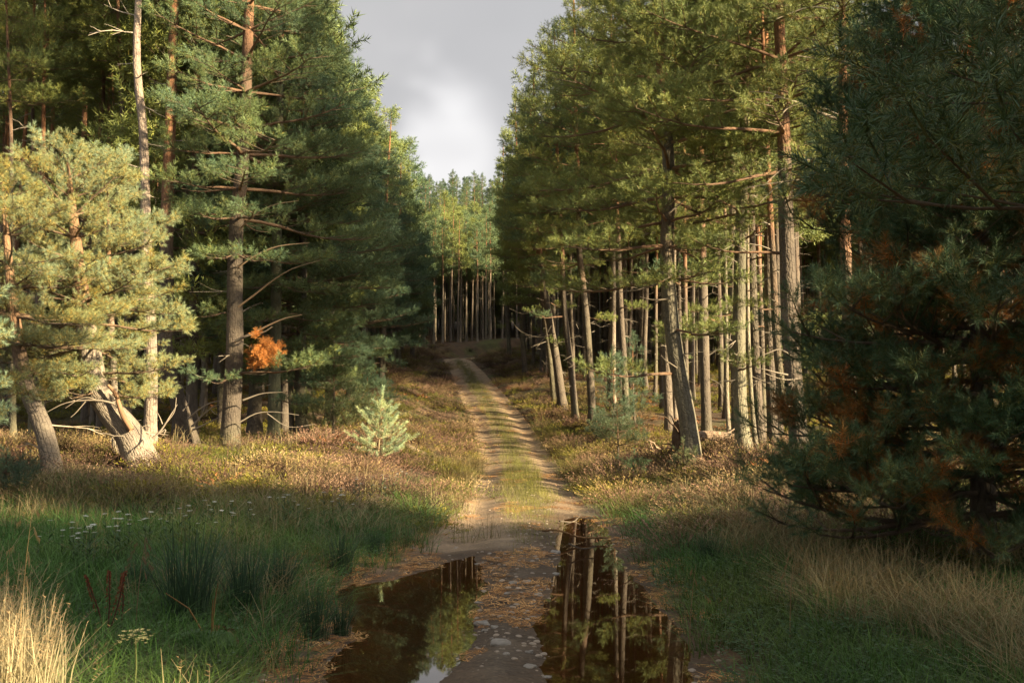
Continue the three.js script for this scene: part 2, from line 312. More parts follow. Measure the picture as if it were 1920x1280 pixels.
// grows a pine; returns its wood and the places of its sprays, in metres from its foot
function growPine(o) {
  const R = rng(o.seed), wood = new Wood(), dead = new Wood(), sprays = [], H = o.H;
  let path = o.path;
  if (!path) {
    path = []; const lx = (o.lean?.[0] ?? (R() - 0.5) * 0.05), lz = (o.lean?.[1] ?? (R() - 0.5) * 0.05), w = R() * 9;
    for (let k = 0; k <= 16; k++) { const y = (k / 16) ** 1.15 * H; path.push(V(lx * y + 0.12 * noise2(y * 0.22, w) * Math.min(1, y / 2), y, lz * y + 0.12 * noise2(y * 0.22, w + 40) * Math.min(1, y / 2))); }
  } else {                                                          // even out the surveyed points
    const c = new THREE.CatmullRomCurve3(path, false, 'centripetal'); path = c.getSpacedPoints(o.steps ?? 26);
  }
  const N = path.length - 1, L = []; let tot = 0;
  path.forEach((p, k) => { if (k) tot += p.distanceTo(path[k - 1]); L.push(tot); });
  const rAt = (l) => o.r0 * (0.94 * Math.pow(1 - clamp(l / tot), 0.75) + 0.04) + o.r0 * (o.flare ?? 0.45) * Math.exp(-l / (0.9 * o.r0 + 0.08));
  const barkAt = (t, p) => { const k = ss(o.orange?.[0] ?? 0.4, o.orange?.[1] ?? 0.85, t + 0.12 * noise3(p.x * 2, p.y * 1.3, p.z * 2 + o.seed)); const c = mix3(o.barkLow ?? BARK_LOW, o.barkHigh ?? BARK_HIGH, k), g = 0.85 + 0.3 * noise3(p.x * 3 + o.seed, p.y * 0.8, p.z * 3); const m = ss(0.15, 0.5, noise3(p.x * 5, p.y * 0.6 + 9, p.z * 5 + o.seed)) * ss(0.35, 0.05, t) * 0.5; return mix3([c[0] * g, c[1] * g, c[2] * g], [0.15, 0.15, 0.085], m); };
  wood.tube(path, L.map(rAt), o.sides ?? 8, (t, p) => barkAt(t, p), { rough: o.rough ?? 0.07, seed: o.seed });
  const onTrunk = (l) => { let k = 1; while (k < N && L[k] < l) k++; return path[k - 1].clone().lerp(path[k], clamp((l - L[k - 1]) / (L[k] - L[k - 1]))); };
  const cb = o.crownBase * tot, span = tot - cb, gap = o.gap ?? 0.5;
  let turn = R() * 6.28;
  const deadTwig = (p0, dir, len, r, depth, w = dead) => {
    const pts = [p0], n = 4, d = dir.clone(); for (let k = 1; k <= n; k++) { d.add(V((R() - 0.5) * 0.4, (R() - 0.5) * 0.4 - 0.02, (R() - 0.5) * 0.4)).normalize(); pts.push(pts[k - 1].clone().addScaledVector(d, len / n)); }
    const g = o.deadCol ?? [0.27, 0.23, 0.18];
    w.tube(pts, pts.map((_, k) => r * (1 - 0.8 * k / n)), 3, () => g);
    if (depth > 0) { const m = 2 + Math.floor(R() * 2.5); for (let k = 0; k < m; k++) { const q = pts[1 + Math.floor(R() * 3)]; deadTwig(q, d.clone().add(V((R() - 0.5) * 1.6, (R() - 0.5) * 1.0, (R() - 0.5) * 1.6)).normalize(), len * (0.3 + 0.35 * R()), r * 0.5, depth - 1, w); } }
  };
  // bare dead branches under the crown
  for (let y = o.deadFrom ?? 1.6; y < cb; y += (o.deadGap ?? 0.55) * (0.5 + R())) { const az = R() * 6.28, p = onTrunk(y), l = (0.35 + 1.1 * R() * R()) * (o.deadLen ?? 1) * (0.5 + 0.5 * y / (cb + 0.1)); deadTwig(p, dirFrom(az, (R() - 0.45) * 0.6), l + rAt(y), 0.012 + 0.01 * R(), o.far ? 0 : 1); }
  // living limbs
  const levels = [];
  for (let k = 0; k < (o.low ?? 0); k++) levels.push([cb * (0.3 + 0.68 * R()), 1]);              // a few green boughs below the crown proper
  for (let y = cb; y < tot - 0.25; y += gap * (0.7 + 0.6 * R())) levels.push([y, 0]);
  for (const [y, single] of levels) {
    const t = Math.max(0, (y - cb) / span), nb = single || Math.max(2, Math.round((o.perWhorl ?? 4) * (0.75 + 0.5 * R())));
    turn += 1.3 + R();
    for (let b = 0; b < nb; b++) {
      const az = turn + (b / nb) * 6.28 + (R() - 0.5) * 0.7;
      const prof = o.profile === 'cone' ? Math.pow(1 - t, 0.8) * 0.95 + 0.08 : o.profile === 'dome' ? Math.sqrt(Math.max(0.03, 1 - (t * 1.02) ** 2.6)) * (0.5 + 0.5 * ss(-0.1, 0.25, t)) : Math.pow(1 - t, 0.6) * 0.9 + 0.1;
      let len = o.crownR * prof * (0.6 + 0.55 * R());
      if (o.bias) len *= Math.max(0.25, 1 + o.bias[1] * Math.cos(az - o.bias[0]));
      if (o.skip && R() < o.skip) continue;
      if (o.ok) { const e0 = dirFrom(az, 0.15); for (let q = 0; q < 7 && !o.ok(onTrunk(y).addScaledVector(e0, len)); q++) len *= 0.78; }
      if (len < 0.15) continue;
      const el = (o.el ?? mix(0.0, 0.85, t * t)) + (R() - 0.5) * 0.35, dir = dirFrom(az, el), pts = [onTrunk(y)], n = 6, d = dir.clone(), droop = o.droop ?? 0.06;
      for (let k = 1; k <= n; k++) { d.y += (k < 4 ? -droop : 0.12) * (1 - t); d.x += (R() - 0.5) * 0.22; d.z += (R() - 0.5) * 0.22; d.normalize(); pts.push(pts[k - 1].clone().addScaledVector(d, len / n)); }
      const sparse = R() < (o.sparse ?? 0.25) ? 2.2 : 1;
      const rb = clamp(rAt(y) * 0.32, 0.01, 0.013 * len + 0.012);
      wood.tube(pts, pts.map((_, k) => rb * (1 - 0.8 * k / n)), o.far ? 3 : 5, (q, p) => { const c = barkAt(0.55 + 0.3 * t, p); return mix3(c, TWIG, 0.35 + 0.4 * q); });
      const P = (q) => { const f = clamp(q) * n, k = Math.min(n - 1, Math.floor(f)); return pts[k].clone().lerp(pts[k + 1], f - k); };
      const start = o.bare ?? 0.3, step = (o.twigGap ?? 0.26) / len, side0 = V(-Math.sin(az), 0, Math.cos(az));
      let flip = R() < 0.5 ? 1 : -1;
      const put = (p, dr, q, sc) => { const inn = 1 - q; sprays.push({ p, dir: dr, s: (o.spray ?? 1) * sc * (0.6 + 0.75 * R()), roll: R() * 6.28, inner: inn, t, n: R() }); };
      for (let q = start + step * R(); q < 1; q += step * sparse * (0.7 + 0.6 * R())) {
        flip = -flip; const p = P(q), tl = Math.min(0.75, len * (0.12 + 0.36 * (1 - q) + 0.1 * R())) * (o.twigLen ?? 1);
        const td = side0.clone().multiplyScalar(flip * (0.75 + 0.3 * R())).addScaledVector(dir, 0.75).add(V(0, 0.03 + 0.2 * R() + (o.lift ?? 0), 0)).normalize();
        const e1 = p.clone().addScaledVector(td, tl);
        if (!o.far) wood.tube([p, e1], [rb * 0.3 + 0.003, 0.004], 3, () => TWIG);
        const m = Math.max(1, Math.round(tl / (o.sprayGap ?? 0.26)));
        for (let j = 0; j < m; j++) { const f = m === 1 ? 0.8 : 0.35 + 0.65 * (j / (m - 1)); put(p.clone().lerp(e1, f), td.clone().add(V((R() - 0.5) * 0.8, 0.3 + 0.55 * R(), (R() - 0.5) * 0.8)).normalize(), mix(q, 1, 0.4), 1); }
        if (R() < 0.5) put(p.clone(), V((R() - 0.5) * 0.8, 1, (R() - 0.5) * 0.8).normalize(), q, 0.8);
      }
      put(pts[n].clone(), d.clone().add(V(0, 0.35, 0)).normalize(), 1, 1.05);
    }
  }
  for (let k = 0; k < 5; k++) sprays.push({ p: path[N].clone().add(V(0, -0.1 - 0.15 * k, 0)), dir: V((R() - 0.5) * 0.7, 1, (R() - 0.5) * 0.7).normalize(), s: (o.spray ?? 1), roll: R() * 6.28, inner: 0, t: 1, n: R() });
  return { wood, dead, sprays };
}
const GREEN = { yellow: [0.245, 0.29, 0.072], mid: [0.16, 0.225, 0.08], blue: [0.092, 0.172, 0.105], pale: [0.25, 0.315, 0.185], deep: [0.066, 0.12, 0.08] };
function sprayColor(s, tint, seed) {
  const k = noise3(s.p.x * 0.8 + seed, s.p.y * 0.8, s.p.z * 0.8), q = clamp(0.5 + 0.6 * k + 0.5 * (s.n - 0.5));
  let c = mix3(tint[0], tint[1], q);
  c = mix3(c, [0.13, 0.095, 0.03], clamp(s.inner * 0.9 - 0.15) * 0.55);     // older shoots inside are browner
  return c;
}
const tmpM = new THREE.Matrix4(), tmpC = new THREE.Color();
function crownInstanced(sprays, geo, tint, seed, mat = M.needle) {
  const im = new THREE.InstancedMesh(geo, mat, sprays.length);
  sprays.forEach((s, i) => { tmpM.compose(s.p, quatUp(s.dir, s.roll), V(s.s, s.s, s.s)); im.setMatrixAt(i, tmpM); const c = s.color ?? sprayColor(s, tint, seed); im.setColorAt(i, tmpC.setRGB(c[0], c[1], c[2])); });
  im.name = 'crown'; im.userData.kind = 'stuff'; return im;
}
function crownMerged(sprays, geos, tint, seed) {
  const n = geos.map((g) => g.attributes.position.count); let total = 0;
  const pick = sprays.map((s, i) => { const k = i % geos.length; total += n[k]; return k; });
  const P = new Float32Array(total * 3), C = new Float32Array(total * 3); let w = 0;
  sprays.forEach((s, i) => {
    const g = geos[pick[i]], p = g.attributes.position.array, c = g.attributes.color.array, col = sprayColor(s, tint, seed);
    tmpM.compose(s.p, quatUp(s.dir, s.roll), V(s.s, s.s, s.s)); const e = tmpM.elements;
    for (let k = 0; k < p.length; k += 3) {
      const x = p[k], y = p[k + 1], z = p[k + 2];
      P[w] = e[0] * x + e[4] * y + e[8] * z + e[12]; P[w + 1] = e[1] * x + e[5] * y + e[9] * z + e[13]; P[w + 2] = e[2] * x + e[6] * y + e[10] * z + e[14];
      C[w] = c[k] * col[0]; C[w + 1] = c[k + 1] * col[1]; C[w + 2] = c[k + 2] * col[2]; w += 3;
    }
  });
  const g = new THREE.BufferGeometry(); g.setAttribute('position', new THREE.BufferAttribute(P, 3)); g.setAttribute('color', new THREE.BufferAttribute(C, 3)); return g;
}
// a pine of its own, its crown made of instanced sprays
function pine(o, label, group) {
  o = { ok: clearOfGap(o.foot), ...o };
  const g = growPine(o), root = new THREE.Group();
  root.position.copy(o.foot);
  part(g.wood.build(), M.bark, 'trunk', root);
  if (g.dead.i.length) part(g.dead.build(), M.wood, 'dead_branches', root).userData.kind = 'stuff';
  const kinds = SPRAY[o.lod ?? 'mid'];
  root.add(crownInstanced(g.sprays, kinds[o.seed % kinds.length], o.tint ?? [GREEN.mid, GREEN.yellow], o.seed));
  return addTop(root, o.name ?? 'pine_tree', label, 'pine tree', group);
}
const stats = { sprays: 0 };

// ------------------------------------------------------------------ pines surveyed one by one from the photograph
const leftRim = table([[-4000, 560], [0, 622], [100, 672], [180, 700], [240, 744], [300, 760], [400, 790], [480, 815], [600, 812], [2000, 812]]), rightRim = table([[-4000, 1180], [0, 1108], [50, 1045], [70, 985], [170, 983], [205, 940], [300, 936], [340, 925], [480, 930], [2000, 930]]);
// false where a bough would reach into the gap of sky over the track
const clearOfGap = (foot) => (p) => {
  const x = foot.x + p.x, d = -foot.z - p.z, fy = (foot.y + p.y - EYE) / d; if (d < 5) return true;
  const v = (fy * Math.cos(PITCH) - Math.sin(PITCH)) / (Math.cos(PITCH) + fy * Math.sin(PITCH)), py = PH / 2 - v * F, px = PW / 2 + x / d * F, m = (0.7 + 0.7 * noise2((foot.y + p.y) * 0.55, foot.x * 3.1 + d * 0.2, 71)) * F / d;
  return px + m < leftRim(py) || px - m > rightRim(py) || py > 700;
};
// how far (metres) a crown would stand into the gap of sky over the track
function intrusion(x, d, H, R, cb) {
  let worst = -9; const y0 = ground(x, -d);
  for (let f = Math.max(cb, 0.1); f <= 1.001; f += 0.1) {
    const y = y0 + f * H, r = R * Math.sqrt(Math.max(0.02, 1 - f ** 2.6)) * 0.85, fy = (y - EYE) / d, v = (fy * Math.cos(PITCH) - Math.sin(PITCH)) / (Math.cos(PITCH) + fy * Math.sin(PITCH)), py = PH / 2 - v * F;
    const left = x < trackX(d), px = PW / 2 + (x + (left ? r : -r)) / d * F;
    worst = Math.max(worst, (left ? px - leftRim(py) : rightRim(py) - px) * d / F);
  }
  return worst;
}
const taken = [];                                                   // feet of the trees already planted
function survey(d, pts, H, dz = 0) {                                // trunk line from picture points at distance d, lengthened to height H
  const a = at(pts[0][0], pts[0][1], d), foot = V(a.x, ground(a.x, -d) - 0.06, -d), path = [V(0, 0, 0)];
  for (let k = 1; k < pts.length; k++) { const p = at(pts[k][0], pts[k][1], d).sub(foot); if (p.y > path[k - 1].y + 0.05) path.push(V(p.x, p.y, dz * p.y)); }
  let last = path[path.length - 1], prev = path[path.length - 2]; const dir = last.clone().sub(prev); dir.multiplyScalar(1 / Math.max(0.2, dir.y)); dir.x = clamp(dir.x, -0.12, 0.12);
  while (last.y < H - 0.1) { const n = Math.min(2, H - last.y); last = last.clone().addScaledVector(dir, n); dir.x *= 0.7; path.push(last.clone()); }
  taken.push([foot.x, foot.z]);
  return { foot, path, H };
}
const TINT = { warm: [GREEN.mid, GREEN.yellow], cool: [GREEN.blue, GREEN.mid], bluish: [GREEN.blue, GREEN.pale], dark: [GREEN.deep, GREEN.blue] };
// the bare limbs and twigs that the photograph shows singly
function limb(root, d, pts, w0, w1, name, color, label, dz = 0) {
  const w = new Wood(), c = new THREE.CatmullRomCurve3(pts.map((p, k) => { const q = at(p[0], p[1], d + dz * k); return q.sub(root.position); })), n = 10;
  w.tube(c.getSpacedPoints(n), Array.from({ length: n + 1 }, (_, k) => mix(w0, w1, k / n) / F * d * 0.38), 6, (t, p) => vary3(color, 0.5 + 0.5 * noise3(p.x * 6, p.y * 6, p.z * 6)), { rough: 0.12, seed: pts[0][0], rf: 6 });
  return part(w.build(), M.wood, name, root, label);
}
const vary3 = (c, r) => c.map((x) => x * (0.75 + 0.5 * r));
const hero = (label, d, pts, H, o, group) => pine({ ...survey(d, pts, H), seed: Math.round(d * 100 + pts[0][0]), r0: 0.2, crownBase: 0.4, crownR: 2.6, tint: TINT.warm, profile: 'dome', skip: 0.12, gap: 0.68, perWhorl: 6, twigGap: 0.22, sprayGap: 0.22, sparse: 0.15, ...o }, label, group);
const RIGHT = 0, LEFT = Math.PI, NEAR = Math.PI / 2;

// left of the track
hero('pale bare pine trunk rising unbranched behind the leaning trunk', 20.5, [[280, 845], [283, 700], [280, 600], [274, 480], [270, 300], [264, 200], [257, 150], [256, 60], [259, 0]], 15, { r0: 0.145, crownBase: 0.72, crownR: 1.5, flare: 0.2, barkLow: [0.36, 0.29, 0.235], barkHigh: [0.40, 0.28, 0.2], deadCol: [0.42, 0.36, 0.28], deadFrom: 4, deadGap: 0.6, orange: [0.5, 0.9] });
hero('brown pine with a trunk bent above its lit foot', 22.5, [[356, 818], [336, 755], [313, 702], [306, 660], [312, 600], [312, 450], [318, 250], [327, 0]], 17, { r0: 0.2, crownBase: 0.62, crownR: 2.4, orange: [0.15, 0.5] });
hero('tall grey pine with the dead orange branch at its side', 21.5, [[430, 830], [434, 760], [439, 650], [440, 500], [444, 400], [452, 330], [457, 250], [463, 100]], 15.5, { r0: 0.215, crownBase: 0.27, crownR: 2.5, low: 3, bias: [RIGHT, 0.4], tint: TINT.cool, orange: [0.3, 0.75], flare: 0.2 });
hero('mossy green pine trunk to the right of the tall grey pine', 24.5, [[512, 838], [515, 720], [517, 600], [519, 450], [523, 250]], 15, { r0: 0.165, crownBase: 0.22, crownR: 2.4, low: 3, bias: [RIGHT, 0.3], tint: TINT.cool, barkLow: [0.15, 0.15, 0.09] });
hero('thin orange lit pine left of the pale bare trunk', 28, [[208, 835], [205, 390], [210, 280], [212, 200], [208, 100], [204, 20]], 14, { r0: 0.085, crownBase: 0.68, crownR: 1.5, orange: [0.0, 0.25], barkHigh: [0.46, 0.27, 0.13] });
hero('orange pine trunk between the pale trunk and the brown pine', 29, [[291, 830], [290, 400], [291, 200], [292, 50]], 15, { r0: 0.1, crownBase: 0.66, crownR: 1.8, orange: [0.05, 0.3] });
hero('grey pine trunk between the orange lit pine and the pale trunk', 25, [[240, 840], [236, 430], [230, 250], [224, 100]], 15, { r0: 0.11, crownBase: 0.66, crownR: 1.8 });
hero('dark pine trunk just left of the thin orange lit pine', 27, [[186, 830], [188, 390], [194, 150]], 15, { r0: 0.1, crownBase: 0.66, crownR: 1.8 });
hero('pine with a reddish trunk near the left top corner', 25, [[78, 830], [80, 290], [83, 60]], 14, { r0: 0.1, crownBase: 0.62, crownR: 1.9, orange: [0.3, 0.5] });
hero('twin stemmed dark pine left of the reddish trunk', 26, [[58, 830], [60, 290], [62, 80]], 14.5, { r0: 0.09, crownBase: 0.62, crownR: 1.9 });
hero('thin leaning pine at the left edge of the picture', 24, [[24, 830], [20, 260], [14, 90]], 14, { r0: 0.08, crownBase: 0.6, crownR: 1.9 });
hero('pale thin pine under the orange dead branch', 27, [[548, 800], [544, 720], [541, 560], [539, 300]], 13, { r0: 0.075, crownBase: 0.45, crownR: 2, bias: [RIGHT, 0.3] });

// pines at the edge of the left stand, green almost down to the heather
const edgeL = (label, px, d, H, o) => { const a = at(px, 785, d); a.x -= intrusion(a.x, d, H, o.crownR, o.crownBase) - 0.15; taken.push([a.x, a.z]); return pine({ foot: V(a.x, ground(a.x, a.z) - 0.05, a.z), H, seed: px + d, r0: 0.17, crownBase: 0.1, crownR: 3.0, profile: 'dome', tint: TINT.cool, gap: 0.72, perWhorl: 7, twigGap: 0.2, sprayGap: 0.2, sparse: 0.1, el: 0.08, deadLen: 0.8, ...o }, label, 'leafy pines along the left edge of the track'); };
edgeL('leafy pine with low skirts just left of the bluish sapling', 545, 27, 13.4, { crownR: 2.5, crownBase: 0.12 });
edgeL('broad leafy pine behind the sapling with dark layered boughs', 598, 32, 13.6, { crownR: 2.5, crownBase: 0.1, tint: TINT.dark });
edgeL('leafy pine standing behind the fallen grey branch', 660, 40, 14.3, { crownR: 2.4, crownBase: 0.1 });
edgeL('dark pine leaning its crown towards the sky gap', 695, 48, 13.4, { crownR: 2.3, crownBase: 0.08, tint: TINT.dark });
edgeL('farther leafy pine at the left corner of the sky gap', 742, 61, 13.2, { crownR: 2.1, crownBase: 0.12, lod: 'far', spray: 1.3 });
edgeL('leafy pine just before the bend on the left', 774, 76, 12.6, { crownR: 1.9, crownBase: 0.14, lod: 'far', spray: 1.3 });

// sunlit bushy pines at the far left
const lowL = { lod: 'near', profile: 'dome', tint: [[0.25, 0.275, 0.10], [0.235, 0.33, 0.225]], gap: 0.42, perWhorl: 6, spray: 1.0, twigGap: 0.19, sprayGap: 0.17, barkLow: [0.27, 0.228, 0.18], barkHigh: [0.30, 0.18, 0.10], orange: [0.3, 0.6], deadCol: [0.42, 0.35, 0.26], sides: 12, rough: 0.12 };
hero('thick leaning pine trunk slanting left out of the heather', 18, [[272, 858], [240, 812], [205, 770], [182, 728], [165, 640], [150, 540], [140, 440], [128, 330]], 5.7, { ...lowL, r0: 0.27, flare: 0.35, crownBase: 0.27, crownR: 1.7, droop: 0.08, deadFrom: 0.5, deadGap: 0.3, deadLen: 1.1, spray: 0.95 });
hero('shorter leaning pine trunk near the left edge with a dark band', 17, [[100, 880], [88, 830], [70, 778], [50, 730], [32, 640], [20, 540], [10, 430]], 5.2, { ...lowL, r0: 0.17, flare: 0.25, crownBase: 0.3, crownR: 1.65, droop: 0.08, deadFrom: 0.5, deadGap: 0.35, spray: 0.95 });
hero('short pale pine stem behind the thick leaning trunk', 19, [[218, 868], [216, 800], [212, 700]], 5.8, { ...lowL, r0: 0.085, crownBase: 0.42, crownR: 1.3, deadFrom: 0.6 });
hero('bluish young pine cut by the left edge of the picture', 13, [[-150, 900], [-150, 700], [-148, 420]], 4.3, { ...lowL, tint: [[0.16, 0.27, 0.19], [0.25, 0.35, 0.24]], r0: 0.07, crownBase: 0.28, crownR: 1.1, profile: 'cone', lift: 0.5, el: 0.35 });

// right of the track
const rightO = { low: 3, skip: 0.2, tint: TINT.warm, orange: [0.3, 0.6] };
hero('grey pine leaning left at the foot of the upturned root plate', 20, [[1302, 850], [1292, 800], [1281, 740], [1263, 640], [1256, 560], [1251, 480], [1254, 300], [1246, 200]], 15, { ...rightO, r0: 0.19, crownBase: 0.26, crownR: 2.9, bias: [LEFT, 0.3], barkLow: [0.17, 0.155, 0.115], flare: 0.15 });
hero('straight pine with a flared sunlit foot behind the leaning grey pine', 27, [[1326, 818], [1322, 700], [1318, 560], [1315, 350]], 15.5, { ...rightO, r0: 0.15, crownBase: 0.36, crownR: 2.5, flare: 0.9 });
hero('pine trunk standing left of the leaning grey pine', 31, [[1256, 797], [1251, 700], [1247, 560], [1244, 300]], 16, { ...rightO, r0: 0.15, crownBase: 0.42, crownR: 2.6 });
hero('mossy pine trunk with a thin pale stem beside it', 20, [[1397, 870], [1388, 760], [1386, 600], [1392, 350], [1398, 180]], 14.5, { ...rightO, r0: 0.155, crownBase: 0.3, crownR: 2.4, barkLow: [0.2, 0.185, 0.13] });
hero('thin pale stem touching the mossy pine trunk', 20.4, [[1420, 868], [1412, 780], [1404, 640], [1402, 400]], 11, { ...rightO, r0: 0.05, crownBase: 0.6, crownR: 1.1, barkLow: [0.34, 0.3, 0.23] });
hero('dark straight pine third from the big shaded pine', 21.5, [[1428, 862], [1420, 740], [1412, 560], [1407, 300]], 15, { ...rightO, r0: 0.12, crownBase: 0.45, crownR: 2.2 });
hero('greenish pine trunk between the dark straight pine and the scaly one', 21, [[1453, 872], [1447, 760], [1442, 560], [1440, 380]], 14, { ...rightO, r0: 0.12, crownBase: 0.42, crownR: 2.2 });
hero('stout scaly pine trunk nearest to the big shaded pine', 18.2, [[1503, 886], [1494, 780], [1486, 680], [1481, 600], [1474, 400], [1470, 250], [1464, 100]], 14.5, { ...rightO, r0: 0.185, crownBase: 0.34, crownR: 2.7, flare: 0.12, bias: [LEFT, 0.3] });
hero('dark slanting pine stem leaning against the stout scaly trunk', 19, [[1505, 850], [1484, 790], [1470, 745], [1458, 660], [1450, 500]], 11, { ...rightO, r0: 0.09, crownBase: 0.55, crownR: 1.6, barkLow: [0.14, 0.11, 0.08] });
hero('thin pale pine between the flared pine and the mossy one', 23, [[1370, 858], [1364, 760], [1362, 600]], 12, { ...rightO, r0: 0.055, crownBase: 0.5, crownR: 1.5, barkLow: [0.32, 0.28, 0.21] });
hero('reddish pine trunk rising behind the top of the big shaded pine', 17, [[1600, 880], [1590, 600], [1582, 250], [1580, 60]], 14, { ...rightO, r0: 0.12, crownBase: 0.5, crownR: 2.4, orange: [0.1, 0.4] });
hero('first pine of the right stand beside the track, leaning left', 42, [[1056, 738], [1044, 680], [1030, 600], [1012, 480], [1004, 380], [1002, 250]], 14.6, { ...rightO, r0: 0.2, crownBase: 0.36, crownR: 2.1, bias: [LEFT, 0.2], tint: TINT.warm });
hero('dark pine trunk right behind the first one at the track', 44, [[1040, 730], [1030, 660], [1018, 560], [1006, 400]], 14, { ...rightO, r0: 0.13, crownBase: 0.42, crownR: 1.9, bias: [LEFT, 0.1] });
hero('straight pine two trunks right of the first one at the track', 38, [[1080, 748], [1070, 680], [1060, 600], [1052, 440]], 15.8, { ...rightO, r0: 0.14, crownBase: 0.36, crownR: 2.2, bias: [LEFT, 0.2], tint: TINT.cool });
hero('slightly bent pine behind the bluish young pines', 36, [[1112, 748], [1104, 660], [1096, 560], [1087, 480], [1082, 300]], 17.6, { ...rightO, r0: 0.155, crownBase: 0.34, crownR: 2.5, bias: [LEFT, 0.25] });
hero('pine trunk right of the bluish young pines', 34, [[1176, 755], [1170, 680], [1164, 580], [1160, 480], [1152, 250]], 17, { ...rightO, r0: 0.125, crownBase: 0.38, crownR: 2.9, bias: [LEFT, 0.3] });
hero('leafy pine at the right edge of the sky gap', 60, [[985, 705], [978, 600], [972, 400], [968, 260]], 17.5, { ...rightO, r0: 0.16, crownBase: 0.25, crownR: 2.7, bias: [LEFT, 0.2], lod: 'far', spray: 1.3 });
hero('leafy pine above the bend of the track', 80, [[955, 672], [950, 560], [946, 420]], 18.5, { ...rightO, r0: 0.17, crownBase: 0.3, crownR: 2.4, lod: 'far', spray: 1.3 });

// ------------------------------------------------------------------ the stands behind: kinds of pine grown once, each planted many times
function protoPine(o) {
  const g = growPine({ far: true, twigGap: 0.3, sprayGap: 0.3, spray: 1.4, sides: 7, ...o }), root = new THREE.Group();
  const wood = mergeGeometries([g.wood.build(), ...(g.dead.i.length ? [g.dead.build()] : [])]);
  part(wood, M.bark, 'trunk', root); part(crownMerged(g.sprays, SPRAY.far, o.tint, o.seed), M.needle, 'crown', root); root.userData.H = o.H; return root;
}
const STAND = [
  { seed: 301, H: 15, r0: 0.115, crownBase: 0.52, crownR: 2.0, tint: TINT.warm, profile: 'dome', deadGap: 0.4, skip: 0.3 },
  { seed: 302, H: 16, r0: 0.13, crownBase: 0.5, crownR: 2.2, tint: TINT.cool, profile: 'dome', deadGap: 0.4, skip: 0.3 },
  { seed: 303, H: 14, r0: 0.095, crownBase: 0.56, crownR: 1.8, tint: TINT.warm, profile: 'dome', deadGap: 0.35, orange: [0.25, 0.6], skip: 0.3 },
  { seed: 304, H: 15.5, r0: 0.105, crownBase: 0.58, crownR: 1.9, tint: TINT.warm, profile: 'dome', deadGap: 0.4, barkLow: [0.24, 0.2, 0.155], skip: 0.3 },
  { seed: 305, H: 14.5, r0: 0.11, crownBase: 0.45, crownR: 2.1, tint: TINT.warm, profile: 'dome', deadGap: 0.35, low: 2, skip: 0.4 },
  { seed: 306, H: 15.5, r0: 0.12, crownBase: 0.48, crownR: 2.2, tint: TINT.cool, profile: 'dome', deadGap: 0.35, low: 2, skip: 0.35, orange: [0.3, 0.7] },
].map(protoPine);
const TALL = [
  { seed: 341, H: 17, r0: 0.115, crownBase: 0.66, crownR: 1.8, tint: TINT.warm, profile: 'dome', deadGap: 0.35, skip: 0.25, orange: [0.2, 0.6] },
  { seed: 342, H: 16, r0: 0.095, crownBase: 0.7, crownR: 1.7, tint: TINT.warm, profile: 'dome', deadGap: 0.35, skip: 0.25, barkLow: [0.24, 0.2, 0.155] },
  { seed: 343, H: 17.5, r0: 0.13, crownBase: 0.62, crownR: 2.0, tint: TINT.cool, profile: 'dome', deadGap: 0.35, skip: 0.3, low: 1, orange: [0.3, 0.7] },
].map(protoPine);
const LEAFY = [
  { seed: 311, H: 15, r0: 0.16, crownBase: 0.16, crownR: 2.6, tint: TINT.warm, profile: 'dome' },
  { seed: 312, H: 16, r0: 0.17, crownBase: 0.2, crownR: 2.5, tint: TINT.cool, profile: 'dome' },
].map(protoPine);
const CONE = [
  { seed: 321, H: 16, r0: 0.15, crownBase: 0.58, crownR: 1.9, tint: [GREEN.blue, GREEN.mid], profile: 'cone', skip: 0.2, gap: 0.6, barkLow: [0.24, 0.2, 0.155], lift: 0.3 },
  { seed: 322, H: 15, r0: 0.14, crownBase: 0.56, skip: 0.2, barkLow: [0.22, 0.18, 0.14], crownR: 1.8, tint: [GREEN.blue, GREEN.mid], profile: 'cone', gap: 0.6, lift: 0.4 },
  { seed: 323, H: 17, r0: 0.15, crownBase: 0.6, skip: 0.2, crownR: 1.7, tint: [GREEN.mid, GREEN.yellow], profile: 'cone', gap: 0.6, lift: 0.5 },
].map(protoPine);
const POINTED = [
  { seed: 331, H: 16, r0: 0.15, crownBase: 0.12, crownR: 2.2, tint: [GREEN.deep, GREEN.mid], profile: 'cone', gap: 0.6, lift: 0.3 },
  { seed: 332, H: 15, r0: 0.14, crownBase: 0.1, crownR: 2.0, tint: [GREEN.deep, GREEN.blue], profile: 'cone', gap: 0.6, lift: 0.4 },
].map(protoPine);
const fresh = new Set([...STAND, ...TALL, ...LEAFY, ...CONE, ...POINTED]);
function plant(proto, x, z, scale, turn, label, group) {
  let t = proto;
  if (fresh.has(proto)) fresh.delete(proto); else t = proto.clone();
  t.position.set(x, ground(x, z) - 0.08, z); t.rotation.y = turn; t.scale.set(scale, scale, scale);
  taken.push([x, z]);
  return addTop(t, 'pine_tree', label, 'pine tree', group);
}
function forestSpots(seed, dFrom, dTo, gap, keep) {
  const R = rng(seed), out = [];
  for (let d = dFrom; d < dTo; d += gap) for (let x = -0.62 * d - 6; x < 0.62 * d + 6; x += gap) {
    const px = x + (R() - 0.5) * gap * 0.9, pd = d + (R() - 0.5) * gap * 0.9, pick = R(), size = R(), turn = R() * 6.28;
    if (!keep(px, pd, px - trackX(pd))) continue;
    if (taken.some(([a, b]) => Math.hypot(a - px, b + pd) < gap * 0.42)) continue;
    out.push({ x: px, z: -pd, pick, size, turn });
  }
  return out;
}
const deep = [];                                                    // trees too deep in the wood to be told apart
